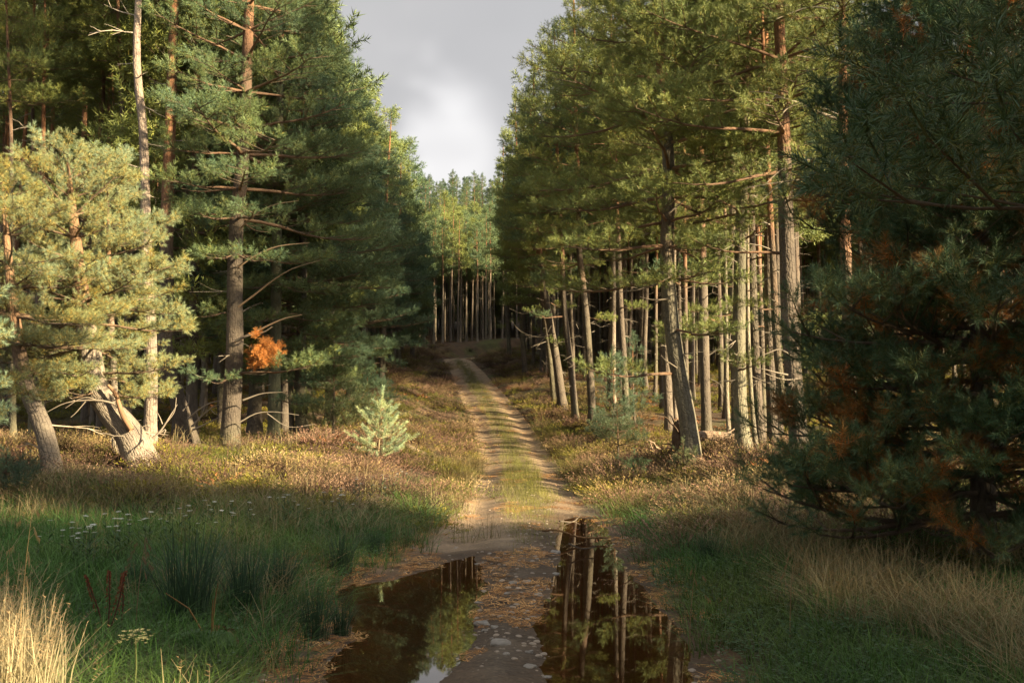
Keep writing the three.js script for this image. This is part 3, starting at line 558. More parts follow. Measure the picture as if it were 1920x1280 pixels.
for (const q of forestSpots(41, 25, 88, 2.4, (x, d, s) => s < -4 && intrusion(x, d, 16.5, 2.3, 0.3) < 0.3 && x > -0.56 * d - 2)) {
  const s = q.x - trackX(-q.z), rim = intrusion(q.x, -q.z, 16.5, 2.3, 0.3) > -2.5;
  if (-q.z < 54 && s > -24) plant(rim ? LEAFY[Math.floor(q.pick * 2)] : q.x < 0.24 * q.z ? TALL[Math.floor(q.pick * 3)] : STAND[Math.floor(q.pick * 6)], q.x, q.z, 0.86 + 0.28 * q.size, q.turn, 'slender pine among many in the stand left of the track', 'slender pines of the left stand'); else deep.push({ ...q, kinds: STAND });
}
for (const q of forestSpots(42, 23, 88, 2.25, (x, d, s) => s > 3.2 + 0.9 * ss(40, 26, d) && intrusion(x, d, 17, 2.5, 0.3) < -0.2 && !(d < 30 && x < 0.115 * d + 1.6) && x < 0.54 * d + 1 && !(x > 0.31 * d && d < 44))) {
  if (-q.z < 54 && q.x < 20) plant(STAND[Math.floor(q.pick * 6)], q.x, q.z, 0.86 + 0.3 * q.size, q.turn, 'slender pine among many in the stand right of the track', 'slender pines of the right stand'); else deep.push({ ...q, kinds: STAND });
}
for (const q of forestSpots(45, 88, 118, 3.6, (x, d, s) => Math.abs(s) > 4 && (x < -16 || x > 26) && intrusion(x, d, 15, 2.2, 0.2) < 0 && Math.abs(x) < 0.56 * d)) deep.push({ ...q, kinds: LEAFY });
for (const q of forestSpots(46, 56, 90, 5.5, (x, d, s) => Math.abs(s) > 14 && Math.abs(x) < 0.58 * d + 4)) deep.push({ ...q, kinds: LEAFY, small: true });
for (const q of forestSpots(43, 98, 122, 1.75, (x, d, s) => Math.abs(x + 4) < 24 && !(d < 108 && Math.abs(s) < 2.5) && (d > 100 || s < -4 || s > 4))) {
  if (-q.z < 105 && Math.abs(q.x + 4) < 12) plant(CONE[Math.floor(q.pick * 3)], q.x, q.z, 0.72 + 0.2 * q.size, q.turn, 'thin dark pine trunk in the wood beyond the bend', 'pines beyond the bend of the track'); else deep.push({ ...q, kinds: CONE, mid: true });
}
for (const q of forestSpots(47, 112, 128, 2.6, (x, d) => Math.abs(x + 3) < 22)) deep.push({ ...q, kinds: LEAFY, small: true });
for (const q of forestSpots(44, 186, 216, 3.5, (x, d) => Math.abs(x + 12) < 21)) {
  if (-q.z < 200) plant(POINTED[Math.floor(q.pick * 2)], q.x, q.z, 0.82 + 0.36 * q.size, q.turn, 'pointed green pine on the skyline at the end of the track', 'pointed pines on the skyline'); else deep.push({ ...q, kinds: POINTED });
}
for (const q of forestSpots(48, 30, 62, 4.6, (x, d, s) => s > 4.2 && s < 17)) if (q.pick < 0.6) plant(LEAFY[q.pick < 0.3 ? 0 : 1], q.x, q.z, 0.14 + 0.14 * q.size, q.turn, 'young green pine growing among the trunks right of the track', 'young pines under the right stand');
{
  const wood = new THREE.Group(), byKind = new Map();
  for (const q of deep) { const k = q.kinds[Math.floor(q.pick * q.kinds.length)]; if (!byKind.has(k)) byKind.set(k, []); byKind.get(k).push(q); }
  for (const [k, list] of byKind) for (const c of k.children) {
    const im = new THREE.InstancedMesh(c.geometry, c.material, list.length); im.name = c.name;
    list.forEach((q, i) => { const s = q.small ? 0.3 + 0.3 * q.size : q.mid ? 0.72 + 0.2 * q.size : 0.86 + 0.3 * q.size; im.setMatrixAt(i, tmpM.compose(V(q.x, ground(q.x, q.z) - 0.08, q.z), new THREE.Quaternion().setFromAxisAngle(V(0, 1, 0), q.turn), V(s, s, s))); });
    wood.add(im);
  }
  addTop(wood, 'forest', 'dense wood of pines closing the view deep on both sides', null, null, 'stuff');
}
// the wood behind the viewpoint, whose shade lies over the foreground
{
  const R = rng(77);
  for (let i = 0; i < 14; i++) for (let j = 0; j < 3; j++) {
    const x = -9 + i * 4.2 + (R() - 0.5) * 2, z = 4.5 + j * 4.4 + (R() - 0.5) * 2;
    if (Math.hypot(x, z) < 4 || Math.abs((x + 2.75) * Math.cos(SUN_AZ) - (z + 4.9) * Math.sin(SUN_AZ)) < 1.7) continue;
    plant(LEAFY[(i + j) % 2], x, z, 0.80 + 0.15 * R(), R() * 6, 'tall leafy pine of the wood behind the viewpoint', 'pines behind the viewpoint');
  }
}

// ------------------------------------------------------------------ ground cover
function tuftGeo(seed, { blades = 16, w = 0.011, spread = 0.22, lean = 0.5, base = [0.6, 0.6, 0.5], tip = [1.15, 1.1, 0.9], seg = 2, curl = 0.6 }) {
  const R = rng(seed), g = new Leaf();
  for (let k = 0; k < blades; k++) {
    const a = R() * 6.28, r = spread * Math.sqrt(R()), h = 0.55 + 0.5 * R(), az = a + (R() - 0.5) * 1.8, l = lean * R() * h, p = V(Math.cos(a) * r, -0.05, Math.sin(a) * r), pts = [p];
    for (let q = 1; q <= seg; q++) { const t = q / seg; pts.push(V(p.x + Math.cos(az) * l * Math.pow(t, 1.8), h * t * (1 - curl * 0.35 * t * l), p.z + Math.sin(az) * l * Math.pow(t, 1.8))); }
    const v = 0.75 + 0.5 * R(), side = V(-Math.sin(az + R() - 0.5), 0, Math.cos(az));
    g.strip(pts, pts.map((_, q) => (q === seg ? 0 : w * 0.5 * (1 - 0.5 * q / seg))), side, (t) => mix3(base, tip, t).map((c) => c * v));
  }
  return g.build();
}
function seedGrassGeo(seed, leanMost = 0.85, ear = 0.05) {                                       // bleached stalks with loose seed heads
  const R = rng(seed), g = new Leaf();
  for (let k = 0; k < 30; k++) {
    const a = R() * 6.28, r = 0.22 * Math.sqrt(R()), az = R() * 6.28, l = leanMost * R() ** 1.3, h = (0.5 + 0.5 * R()) * (1 - 0.3 * l), p = V(Math.cos(a) * r, -0.05, Math.sin(a) * r), top = V(p.x + Math.cos(az) * l, h, p.z + Math.sin(az) * l), midp = V(p.x + Math.cos(az) * l * 0.3, h * 0.55, p.z + Math.sin(az) * l * 0.3), v = 0.8 + 0.4 * R();
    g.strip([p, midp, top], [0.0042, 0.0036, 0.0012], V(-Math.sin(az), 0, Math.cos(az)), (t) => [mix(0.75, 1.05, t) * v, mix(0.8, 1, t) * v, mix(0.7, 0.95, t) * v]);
    if (k % 3) continue;
    for (let q = 0; q < 6; q++) { const o = midp.clone().lerp(top, 0.6 + 0.07 * q), t = R() * 6.28, e = o.clone().add(V(Math.cos(t) * ear, ear * 0.8, Math.sin(t) * ear)); g.tri(o, o.clone().add(V(0, ear * 0.2, 0.003)), e, [0.9 * v, 0.7 * v, 0.6 * v], [1.1 * v, 0.9 * v, 0.75 * v]); }
  }
  return g.build();
}
function heatherGeo(seed, { stems = 120, leaf = 0.017, tipc = [1.35, 1.1, 0.98], lowc = [0.35, 0.3, 0.25], n = 6, flat = 0.8 }) {
  const R = rng(seed), g = new Leaf();
  for (let k = 0; k < stems; k++) {
    const a = R() * 6.28, q = Math.sqrt(R()), el = mix(1.5, 0.35, q) + 0.2 * (R() - 0.5), h = (0.82 + 0.26 * R() * R()) * (1 - 0.12 * q), d = dirFrom(a, el); d.y *= flat; const p0 = V(Math.cos(a) * q * 0.12, -0.05, Math.sin(a) * q * 0.12), p1 = p0.clone().addScaledVector(d, h), v = 0.75 + 0.5 * R(), side = V(-Math.sin(a), 0, Math.cos(a));
    g.tri(p0.clone().addScaledVector(side, 0.006), p0.clone().addScaledVector(side, -0.006), p1, lowc, [0.6 * v, 0.45 * v, 0.35 * v]);
    for (let j = 0; j < n; j++) {
      const t = 0.6 + 0.42 * (j + R()) / n, o = p0.clone().lerp(p1, t), e = d.clone().add(V((R() - 0.5) * 1.7, (R() - 0.2) * 1.2, (R() - 0.5) * 1.7)).normalize(), s2 = V().crossVectors(e, V(R() - 0.5, R() - 0.5, R() - 0.5)).normalize(), l = leaf * (1.6 + 2.4 * R()), c = mix3([0.75, 0.72, 0.6], tipc, clamp((t - 0.6) * 2.4)).map((x) => x * v);
      g.tri(o.clone().addScaledVector(s2, leaf * 0.45), o.clone().addScaledVector(s2, -leaf * 0.45), o.clone().addScaledVector(e, l), c.map((x) => x * 0.85), c);
    }
  }
  return g.build();
}
function leafletGeo(seed, n = 22, size = 0.12) {                    // low broad leaves close to the soil
  const R = rng(seed), g = new Leaf();
  for (let k = 0; k < n; k++) {
    const a = R() * 6.28, r = 0.5 * Math.sqrt(R()), o = V(Math.cos(a) * r, 0.2 + 0.5 * R() * (1 - r), Math.sin(a) * r), az = R() * 6.28, d = dirFrom(az, 0.5 * (R() - 0.4)), s = V(-d.z, 0.3 * (R() - 0.5), d.x).normalize(), L = size * (0.7 + 0.6 * R()), v = 0.7 + 0.6 * R(), c = [v, v, v];
    const m = o.clone().addScaledVector(d, L * 0.5), e = o.clone().addScaledVector(d, L);
    g.tri(o, m.clone().addScaledVector(s, L * 0.33), e, c, c); g.tri(o, e, m.clone().addScaledVector(s, -L * 0.33), c, c);
  }
  return g.build();
}
const inView = (x, d, m) => Math.abs(x) < 0.53 * d + m;
// walks the land in cells that grow with distance and lets rule() say what stands there
function scatter(seed, from, to, cell, grow, rule) {
  const R = rng(seed), out = [];
  for (let d = from; d < to;) {
    const c = cell * (1 + grow * d), half = 0.53 * d + 1.6;
    for (let x = -half; x < half; x += c) { const px = x + (R() - 0.5) * c * 1.3, pd = d + (R() - 0.5) * c * 1.3, r1 = R(), r2 = R(), r3 = R(), r4 = R(), q = rule(px, pd, px - trackX(pd), r1, r2, c / cell); if (q) out.push({ x: px, z: -pd, turn: r3 * 6.28, tilt: r4, ...q }); }
    d += c;
  }
  return out;
}
function cover(name, label, geo, mat, list) {
  const im = new THREE.InstancedMesh(geo, mat, list.length), q = new THREE.Quaternion(), e = new THREE.Euler();
  list.forEach((o, i) => { q.setFromEuler(e.set((o.tilt - 0.5) * 0.3, o.turn, (o.tilt * 7 % 1 - 0.5) * 0.3)); im.setMatrixAt(i, tmpM.compose(V(o.x, (o.y ?? ground(o.x, o.z)) - (o.sink ?? 0.01), o.z), q, V(o.w, o.h, o.w))); im.setColorAt(i, tmpC.setRGB(...o.c)); });
  stats[name] = list.length;
  return addTop(im, name, label, null, null, 'stuff');
}
const vary = (c, r, k = 0.35) => c.map((x) => x * (1 - k / 2 + k * r));
const trackGrass = (x, d, s) => {                                   // how grassy the hump between the ruts is
  const e = Math.abs(s - 0.05 * noise2(d * 0.7, 3)); return ss(10.5, 15.5, d + 1.2 * noise2(x * 2, d * 0.8, 31)) * (1 - ss(mix(0.26, 0.36, ss(13, 20, d)), mix(0.46, 0.56, ss(13, 20, d)), e + 0.12 * noise2(x * 4, d * 1.3, 32)));
};
const heathLine = (x, d) => d + 0.9 * noise2(x * 0.5, d * 0.4, 33) + 0.5 * noise2(x * 1.7, d * 1.2, 34);
const litterAt = (x, d) => fbm2(x * 0.45, d * 0.45, 3, 35);

// short green grass of the verges and the near meadow
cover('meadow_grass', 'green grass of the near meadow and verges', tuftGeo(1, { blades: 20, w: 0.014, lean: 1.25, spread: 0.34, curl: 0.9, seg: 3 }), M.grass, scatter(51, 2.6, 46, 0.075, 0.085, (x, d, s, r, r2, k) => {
  const e = Math.abs(s), w = halfTrack(d); if (puddleDepth(x, -d) > -0.06) return null;
  let p = ss(w - 0.30, w + 0.12, e + 0.22 * noise2(x * 2.2, d * 2.2, 36)) * (1 - ss(0, 1, (d - 16) / 5 - 0.2 * 0));
  if (s < 0) p *= 1 - ss(13.0, 15.0, heathLine(x, d) + 1.3 * ss(-2.6, -1.6, s) * -3);
  else p *= 1 - 0.75 * ss(9.5, 14, heathLine(x, d) + 3.2 * ss(1.9, 3.2, s) - 2.5);
  const verge = ss(w - 0.25, w + 0.1, e) * (1 - ss(w + 0.35, w + 1.0, e + 0.5 * noise2(x, d * 0.6, 37))) * ss(12, 15, d) * (1 - ss(34, 46, d));
  p = Math.max(p, verge * 0.9);
  if (r > p) return null;
  const dry = clamp(0.28 * noise2(x * 4, d * 4, 30) + 0.35 * noise2(x * 0.6, d * 0.6, 38) + 0.3 * ss(13, 17, d) + 0.75 * verge * ss(14, 18, d)), tall = 0.09 + 0.08 * (0.5 + 0.5 * noise2(x * 0.8, d * 0.8, 39)) + 0.10 * r2 * r2 + (s < 0 ? 0.10 * ss(2.2, 3.5, e) : 0);
  return { w: (0.22 + 0.12 * r2) * Math.sqrt(k), h: tall * (0.8 + 0.25 * k), c: vary(mix3([0.09, 0.215, 0.05], [0.28, 0.25, 0.07], dry), r2) };
}));
// yellowing grass on the hump between the ruts
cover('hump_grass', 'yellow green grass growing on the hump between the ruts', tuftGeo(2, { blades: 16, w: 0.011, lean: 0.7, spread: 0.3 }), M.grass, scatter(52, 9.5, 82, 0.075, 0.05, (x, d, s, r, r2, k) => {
  const p = trackGrass(x, d, s); if (r > p) return null;
  const v = 0.5 + 0.5 * noise2(x * 1.3, d * 0.5, 40);
  return { w: 0.22 * Math.sqrt(k), h: (0.05 + 0.13 * r2 * v + 0.06 * ss(16, 20, d)) * (0.9 + 0.12 * k), c: vary(mix3([0.15, 0.18, 0.045], [0.31, 0.30, 0.08], v), r2) };
}));
// bleached tall grass of the right bank and the left corner
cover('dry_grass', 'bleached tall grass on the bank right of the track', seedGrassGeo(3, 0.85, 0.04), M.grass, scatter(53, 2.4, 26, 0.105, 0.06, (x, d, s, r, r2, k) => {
  let p = 0; if (puddleDepth(x, -d) > -0.3) return null;
  if (s > 0) { const l = 1.75 + 0.055 * (13 - d) * (d < 13 ? 1 : 0.4) - 0.25 * ss(9, 5, d) * 0 , m = s + 0.35 * noise2(x * 0.9, d * 0.7, 41); p = ss(l + 0.15, l + 0.65, m) * (1 - 0.8 * ss(l + 1.0, l + 1.8, m)) * (1 - 0.9 * ss(12.5, 15.5, heathLine(x, d))) * 0.7; }
  else { p = 0.12 * ss(11, 13, d) * (1 - ss(14, 16, d)) * ss(2, 3, -s) + 0.35 * ss(12, 13.5, heathLine(x, d)) * (1 - ss(14.5, 16, heathLine(x, d))) * ss(2.4, 3.4, -s) + 0.07 * ss(-0.1, 0.35, noise2(x * 0.9, d * 0.9, 66)) + 0.015; }
  if (r > p) return null;
  return { w: (0.45 + 0.2 * r2) * Math.sqrt(k), h: (s > 0 ? 0.22 + 0.2 * r2 : 0.22 + 0.2 * r2) * (0.9 + 0.1 * k), c: vary([0.31, 0.26, 0.14], r2, 0.6) };
}));
cover('pale_grass', 'tall pale sunlit grass in the left bottom corner', seedGrassGeo(4, 0.5, 0.028), M.grass, (() => {
  const R = rng(8), out = []; for (let k = 0; k < 56; k++) { const a = at(mix(-130, 62, Math.pow(R(), 1.3)), 1300, mix(4.4, 5.6, R())); out.push({ x: a.x, z: a.z, turn: R() * 6.28, tilt: R(), w: 0.55 + 0.25 * R(), h: 0.48 + 0.33 * R() * (1 - 0.4 * k / 56), c: vary([0.46, 0.40, 0.25], R(), 0.5) }); } return out;
})());
// heather on both banks
const openHeath = (x, d, s) => {
  const e = Math.abs(s), w = halfTrack(d); let p = ss(w + 0.0, w + 0.35, e + 0.4 * noise2(x * 0.9, d * 0.7, 42));
  p *= s < 0 ? ss(12.6, 14.6, heathLine(x, d) + 0.8 * ss(-4, -8, s)) : ss(9, 13, heathLine(x, d) + 1.8 * ss(2.6, 4.2, s));
  return p;
};
const wooded = (x, d, s) => (s < 0 ? ss(23, 27, d) * ss(4.5, 7, -s) : ss(25, 30, d) * ss(4, 6, s));
const heather = (seed, k0, share, cols) => scatter(seed, 8, 96, 0.36, 0.028, (x, d, s, r, r2, k) => {
  const wd = wooded(x, d, s), p = openHeath(x, d, s) * (1 - 0.72 * wd), n = fbm2(x * 0.55, d * 0.55, 3, k0);
  if (r > p * share * clamp(0.62 + 1.1 * n, 0.1, 1)) return null;
  const sz = (0.36 + 0.34 * r2 * r2 + 0.22 * n) * (0.75 + 0.25 * k) * (1 - 0.3 * wd), q = clamp(0.5 + 0.9 * noise2(x * 1.3, d * 1.3, k0 + 1) + 0.6 * (hash3(Math.round(x * 50), Math.round(d * 50), k0) - 0.5)) * (cols.length - 1), i = Math.min(cols.length - 2, Math.floor(q));
  return { w: sz * 1.25, h: sz * 0.9, sink: 0.04, c: vary(mix3(cols[i], cols[i + 1], q - i), r2, 0.3) };
});
cover('heather', 'brown and faded pink heather covering both banks', heatherGeo(5, {}), M.heather, heather(54, 43, 1, [[0.055, 0.036, 0.028], [0.12, 0.074, 0.06], [0.25, 0.165, 0.135], [0.10, 0.095, 0.035], [0.36, 0.26, 0.2]]));
cover('pale_heather', 'straw coloured heather heads among the brown heather', heatherGeo(6, { tipc: [1.25, 1.1, 0.9], stems: 96, n: 6 }), M.heather, heather(55, 47, 0.55, [[0.13, 0.135, 0.04], [0.30, 0.24, 0.11], [0.46, 0.37, 0.22]]));
// bilberry and moss, yellow green
cover('bilberry', 'yellow green bilberry and moss between the heather', heatherGeo(7, { leaf: 0.03, n: 6, stems: 56, tipc: [1.15, 1.1, 0.7], flat: 0.75 }), M.grass, scatter(56, 9, 96, 0.30, 0.03, (x, d, s, r, r2, k) => {
  const p = openHeath(x, d, s), n = fbm2(x * 0.42, d * 0.42, 3, 51); const wd = wooded(x, d, s);
  if (r > p * ss(-0.12, 0.22, n + 0.22 * wd) * 0.9) return null;
  const sz = (0.27 + 0.2 * r2) * (0.75 + 0.25 * k);
  return { w: sz * 1.3, h: sz * 0.85, sink: 0.03, c: vary(mix3([0.13, 0.165, 0.03], [0.34, 0.31, 0.055], clamp(0.5 + noise2(x * 1.5, d * 1.5, 52))), r2, 0.4) };
}));
// rusty litter and dead bracken under the trees
cover('dead_bracken', 'rust brown dead bracken and twigs under the pines', heatherGeo(8, { stems: 26, leaf: 0.045, n: 5, tipc: [1.3, 0.9, 0.6], flat: 0.6 }), M.heather, scatter(57, 16, 100, 0.5, 0.03, (x, d, s, r, r2, k) => {
  const wd = wooded(x, d, s); if (r > (0.1 + 0.75 * wd) * ss(-0.1, 0.3, litterAt(x, d) + 0.1) * openHeath(x, d, s)) return null;
  const sz = (0.3 + 0.25 * r2) * (0.75 + 0.25 * k); return { w: sz * 1.2, h: sz * 0.8, sink: 0.03, c: vary([0.24, 0.135, 0.07], r2, 0.5) };
}));
// low green leaves beside the right puddle
cover('clover', 'low dark green leaves beside the right puddle', leafletGeo(9), M.grass, scatter(58, 3.6, 13, 0.11, 0.05, (x, d, s, r, r2, k) => {
  if (puddleDepth(x, -d) > -0.08) return null; const l = halfTrack(d) - 0.35, m = s + 0.25 * noise2(x * 1.3, d * 1.3, 53);
  let p = s > 0 ? ss(l - 0.15, l + 0.2, m) * (1 - ss(l + 1.0, l + 1.6, m)) * (1 - ss(10.5, 13, d)) : 0.25 * ss(l, l + 0.6, -s);
  if (r > p) return null; return { w: 0.17 + 0.1 * r2, h: 0.12 + 0.14 * r2, c: vary([0.06, 0.13, 0.045], r2, 0.6) };
}));
// needle litter lying in drifts on the track
cover('pine_litter', 'orange fallen pine needles lying in drifts on the track', (() => { const R = rng(10), g = new Leaf(); for (let k = 0; k < 34; k++) { const a = R() * 6.28, r = Math.sqrt(R()), o = V(Math.cos(a) * r, 0.03 + 0.1 * R(), Math.sin(a) * r), t = R() * 6.28, e = o.clone().add(V(Math.cos(t) * 0.55, 0.1 * (R() - 0.5), Math.sin(t) * 0.55)), v = 0.6 + 0.8 * R(); g.tri(o.clone().add(V(-Math.sin(t) * 0.035, 0, Math.cos(t) * 0.035)), o.clone().add(V(Math.sin(t) * 0.035, 0.01, -Math.cos(t) * 0.035)), e, [v, v, v], [v, v, v]); } return g.build(); })(), M.heather, scatter(59, 3.5, 60, 0.06, 0.06, (x, d, s, r, r2, k) => {
  const e = Math.abs(s), w = halfTrack(d), sd = puddleDepth(x, -d); if (e > w + (s < 0 && d < 11 ? 0.9 : 0.25) || sd > -0.02) return null;
  const n = fbm2(x * 1.6, d * 0.9, 3, 54), edge = ss(0.75, 1.05, e / w), near = ss(-0.6, -0.08, sd) * (s < -0.9 ? 1.5 : 0.35), p = clamp(ss(0.08, 0.38, n + 0.18 * edge + 0.25 * near)) * 0.95;
  if (r > p) return null; return { w: (0.07 + 0.04 * r2) * Math.sqrt(k), h: 0.06, sink: 0.002, c: vary(mix3([0.46, 0.20, 0.06], [0.54, 0.31, 0.12], r2), r2) };
}));

// ------------------------------------------------------------------ single things
const kids = (label) => scene.children.find((o) => o.userData.label === label);
const PALE = [0.30, 0.25, 0.19], GREYW = [0.2, 0.17, 0.13], ORANGEW = [0.25, 0.145, 0.08];
{
  const t = kids('thick leaning pine trunk slanting left out of the heather');
  limb(t, 17.7, [[246, 806], [230, 780], [222, 757], [216, 738], [202, 722]], 15, 8, 'limb', ORANGEW, 'peeling orange limb');
  for (const [p, w] of [[[[214, 757], [190, 751], [150, 751], [120, 756], [88, 772]], 6], [[[140, 752], [120, 740], [100, 745]], 3], [[[160, 752], [140, 775], [132, 782]], 3], [[[185, 752], [165, 745], [148, 748], [122, 765]], 3.5], [[[232, 818], [212, 818], [206, 828]], 4], [[[215, 818], [200, 813], [188, 812]], 3], [[[285, 822], [300, 808], [318, 780], [332, 758]], 6], [[[305, 800], [326, 772], [330, 745]], 3], [[[298, 812], [310, 805], [306, 816]], 4], [[[304, 795], [298, 780], [292, 770]], 3]]) limb(t, 17.6, p, w, 1.5, 'dead_branch', PALE);
}
{
  const t = kids('brown pine with a trunk bent above its lit foot');
  for (const [p, w] of [[[[352, 785], [372, 768], [395, 755], [430, 750], [452, 752]], 5], [[[358, 800], [378, 780], [400, 762], [412, 758]], 5], [[[360, 806], [385, 795], [405, 785], [425, 780]], 5.5], [[[362, 800], [380, 772], [385, 745]], 3.5], [[[395, 768], [402, 775], [410, 778]], 2.5], [[[342, 770], [352, 758], [354, 740]], 4], [[[374, 790], [368, 770], [378, 764]], 3]]) limb(t, 21.9, p, w, 1.5, 'dead_branch', PALE);
}
{
  const t = kids('tall grey pine with the dead orange branch at its side');
  for (const [p, w] of [[[[446, 575], [480, 550], [505, 530], [545, 505], [600, 488]], 6], [[[446, 500], [480, 478], [520, 462], [580, 455]], 6], [[[448, 430], [475, 405], [510, 385], [560, 376]], 6], [[[440, 640], [478, 622], [530, 598], [566, 590]], 8]]) limb(t, 21.1, p, w, 1.5, 'limb', [0.27, 0.19, 0.12], undefined, -0.12);
  for (const [p, w] of [[[[455, 750], [490, 738], [530, 735]], 5], [[[448, 792], [480, 775], [510, 772], [560, 778]], 4], [[[500, 775], [540, 800], [590, 795]], 3]]) limb(t, 21.0, p, w, 1.5, 'dead_branch', GREYW);
  const R = rng(5), list = [];
  for (let k = 0; k < 420; k++) { const a = R() * 6.28, r = Math.sqrt(R()) * (0.75 + 0.4 * noise2(Math.cos(a) * 2, Math.sin(a) * 2, 5)); if (noise3(Math.cos(a) * r * 2.6, Math.sin(a) * r * 2.6, 8) < -0.12) continue; const px = 492 + Math.cos(a) * r * (34 + 8 * (R() - 0.5)), py = 655 + Math.sin(a) * r * 42 + (px - 492) * 0.35, q = at(px, py, 21.0 + (R() - 0.5) * 0.8).sub(t.position); list.push({ p: q, dir: V(R() - 0.5, 0.35 - R(), R() - 0.5).normalize(), s: 0.3 + 0.35 * R(), roll: R() * 6, color: vary3([0.46, 0.2, 0.05], R()) }); }
  const im = crownInstanced(list, SPRAY.mid[1], null, 5); im.name = 'dead_foliage'; im.userData.label = 'rust orange dead foliage hanging beside the trunk'; t.add(im);
  limb(t, 21, [[440, 640], [468, 628], [495, 622], [510, 612]], 6, 3, 'limb', GREYW);
}
{
  const t = kids('reddish pine trunk rising behind the top of the big shaded pine');
  for (const [p, w] of [[[[1582, 228], [1540, 212], [1500, 194], [1470, 184], [1435, 172], [1405, 172]], 11], [[[1500, 194], [1478, 202], [1462, 218], [1452, 224]], 6], [[[1480, 186], [1452, 184], [1440, 196]], 5], [[[1580, 28], [1550, 16], [1515, 14], [1480, 26], [1455, 36]], 7], [[[1568, 112], [1530, 110], [1495, 104]], 6], [[[1560, 292], [1515, 300], [1470, 315], [1430, 350]], 5], [[[1545, 335], [1490, 338], [1440, 345], [1400, 352]], 4], [[[1470, 338], [1440, 365], [1425, 380]], 3]]) limb(t, 17, p, w, 2, 'limb', PALE);
}
{
  const t = kids('stout scaly pine trunk nearest to the big shaded pine');
  for (const [p, w] of [[[[1486, 668], [1462, 655], [1440, 662], [1425, 668]], 5], [[[1478, 703], [1455, 698], [1432, 692], [1420, 692]], 5], [[[1500, 710], [1475, 712], [1450, 706], [1436, 700]], 5], [[[1500, 716], [1480, 722], [1466, 734]], 3], [[[1490, 760], [1478, 762], [1468, 762]], 4]]) limb(t, 17.8, p, w, 1.5, 'dead_branch', PALE);
}
{
  const t = kids('grey pine leaning left at the foot of the upturned root plate');
  for (const [p, w] of [[[[1258, 560], [1225, 562], [1200, 556]], 5], [[[1256, 520], [1210, 540], [1160, 548]], 5], [[[1254, 400], [1290, 370], [1320, 350]], 5], [[[1270, 690], [1245, 672], [1240, 666]], 4], [[[1365, 675], [1390, 678], [1410, 672]], 4]]) limb(t, 19.8, p, w, 1.5, 'dead_branch', PALE);
}
{
  const t = kids('first pine of the right stand beside the track, leaning left');
  for (const [p, w] of [[[[1036, 598], [1010, 582], [980, 588], [955, 578]], 4], [[[1034, 610], [1015, 640], [1000, 648]], 3.5], [[[1040, 625], [1010, 632], [975, 620], [958, 600]], 3.5], [[[1020, 540], [1040, 530], [1068, 536]], 3], [[[1012, 470], [990, 455], [968, 452]], 3], [[[1024, 568], [1050, 566], [1075, 570]], 3]]) limb(t, 41.5, p, w * 0.7, 1, 'dead_branch', GREYW);
}

// the big shaded pine at the right
{
  const a = at(1840, 900, 9.3), o = { foot: V(a.x, ground(a.x, -9.3) - 0.05, -9.3), H: 9.4, seed: 904, r0: 0.12, crownBase: 0.03, crownR: 1.85, profile: 'cone', gap: 0.17, perWhorl: 6, twigGap: 0.17, sprayGap: 0.17, lod: 'near', lift: 0.4, el: 0.15, droop: 0.09, deadFrom: 0.3, deadGap: 0.12, deadLen: 1.3, spray: 1.08, bare: 0.25, skip: 0.05, ok: null, sparse: 0.2 };
  const g = growPine(o), root = new THREE.Group(), R = rng(3); root.position.copy(o.foot);
  part(g.wood.build(), M.bark, 'trunk', root); part(g.dead.build(), M.wood, 'dead_branches', root).userData.kind = 'stuff';
  for (const s of g.sprays) { const k = noise3(s.p.x * 1.6, s.p.y * 1.6 + 7, s.p.z * 1.6), old = s.inner > 0.1 && R() < 0.28 + 0.45 * k; s.color = old ? vary3([0.30, 0.165, 0.045], R()) : vary3(mix3([0.06, 0.135, 0.066], [0.125, 0.205, 0.10], clamp(0.5 + k)), R()); }
  stats.bigPine = g.sprays.length;
  root.add(crownInstanced(g.sprays, SPRAY.near[0], null, 1));
  addTop(root, 'pine_tree', 'big shaded blue green pine with orange inner needles filling the right side', 'pine tree');
  const b = { foot: V(4.5, ground(4.5, -4.3) - 0.05, -4.3), H: 7.5, seed: 77, r0: 0.11, crownBase: 0.36, crownR: 2.45, profile: 'cone', gap: 0.3, perWhorl: 5, lod: 'near', el: 0.05, twigGap: 0.22, sprayGap: 0.22, deadGap: 3, tint: [[0.06, 0.135, 0.066], [0.125, 0.205, 0.10]], spray: 1.35, lift: 0.2 };
  pine(b, 'dark pine boughs hanging into the right top corner', null);
}
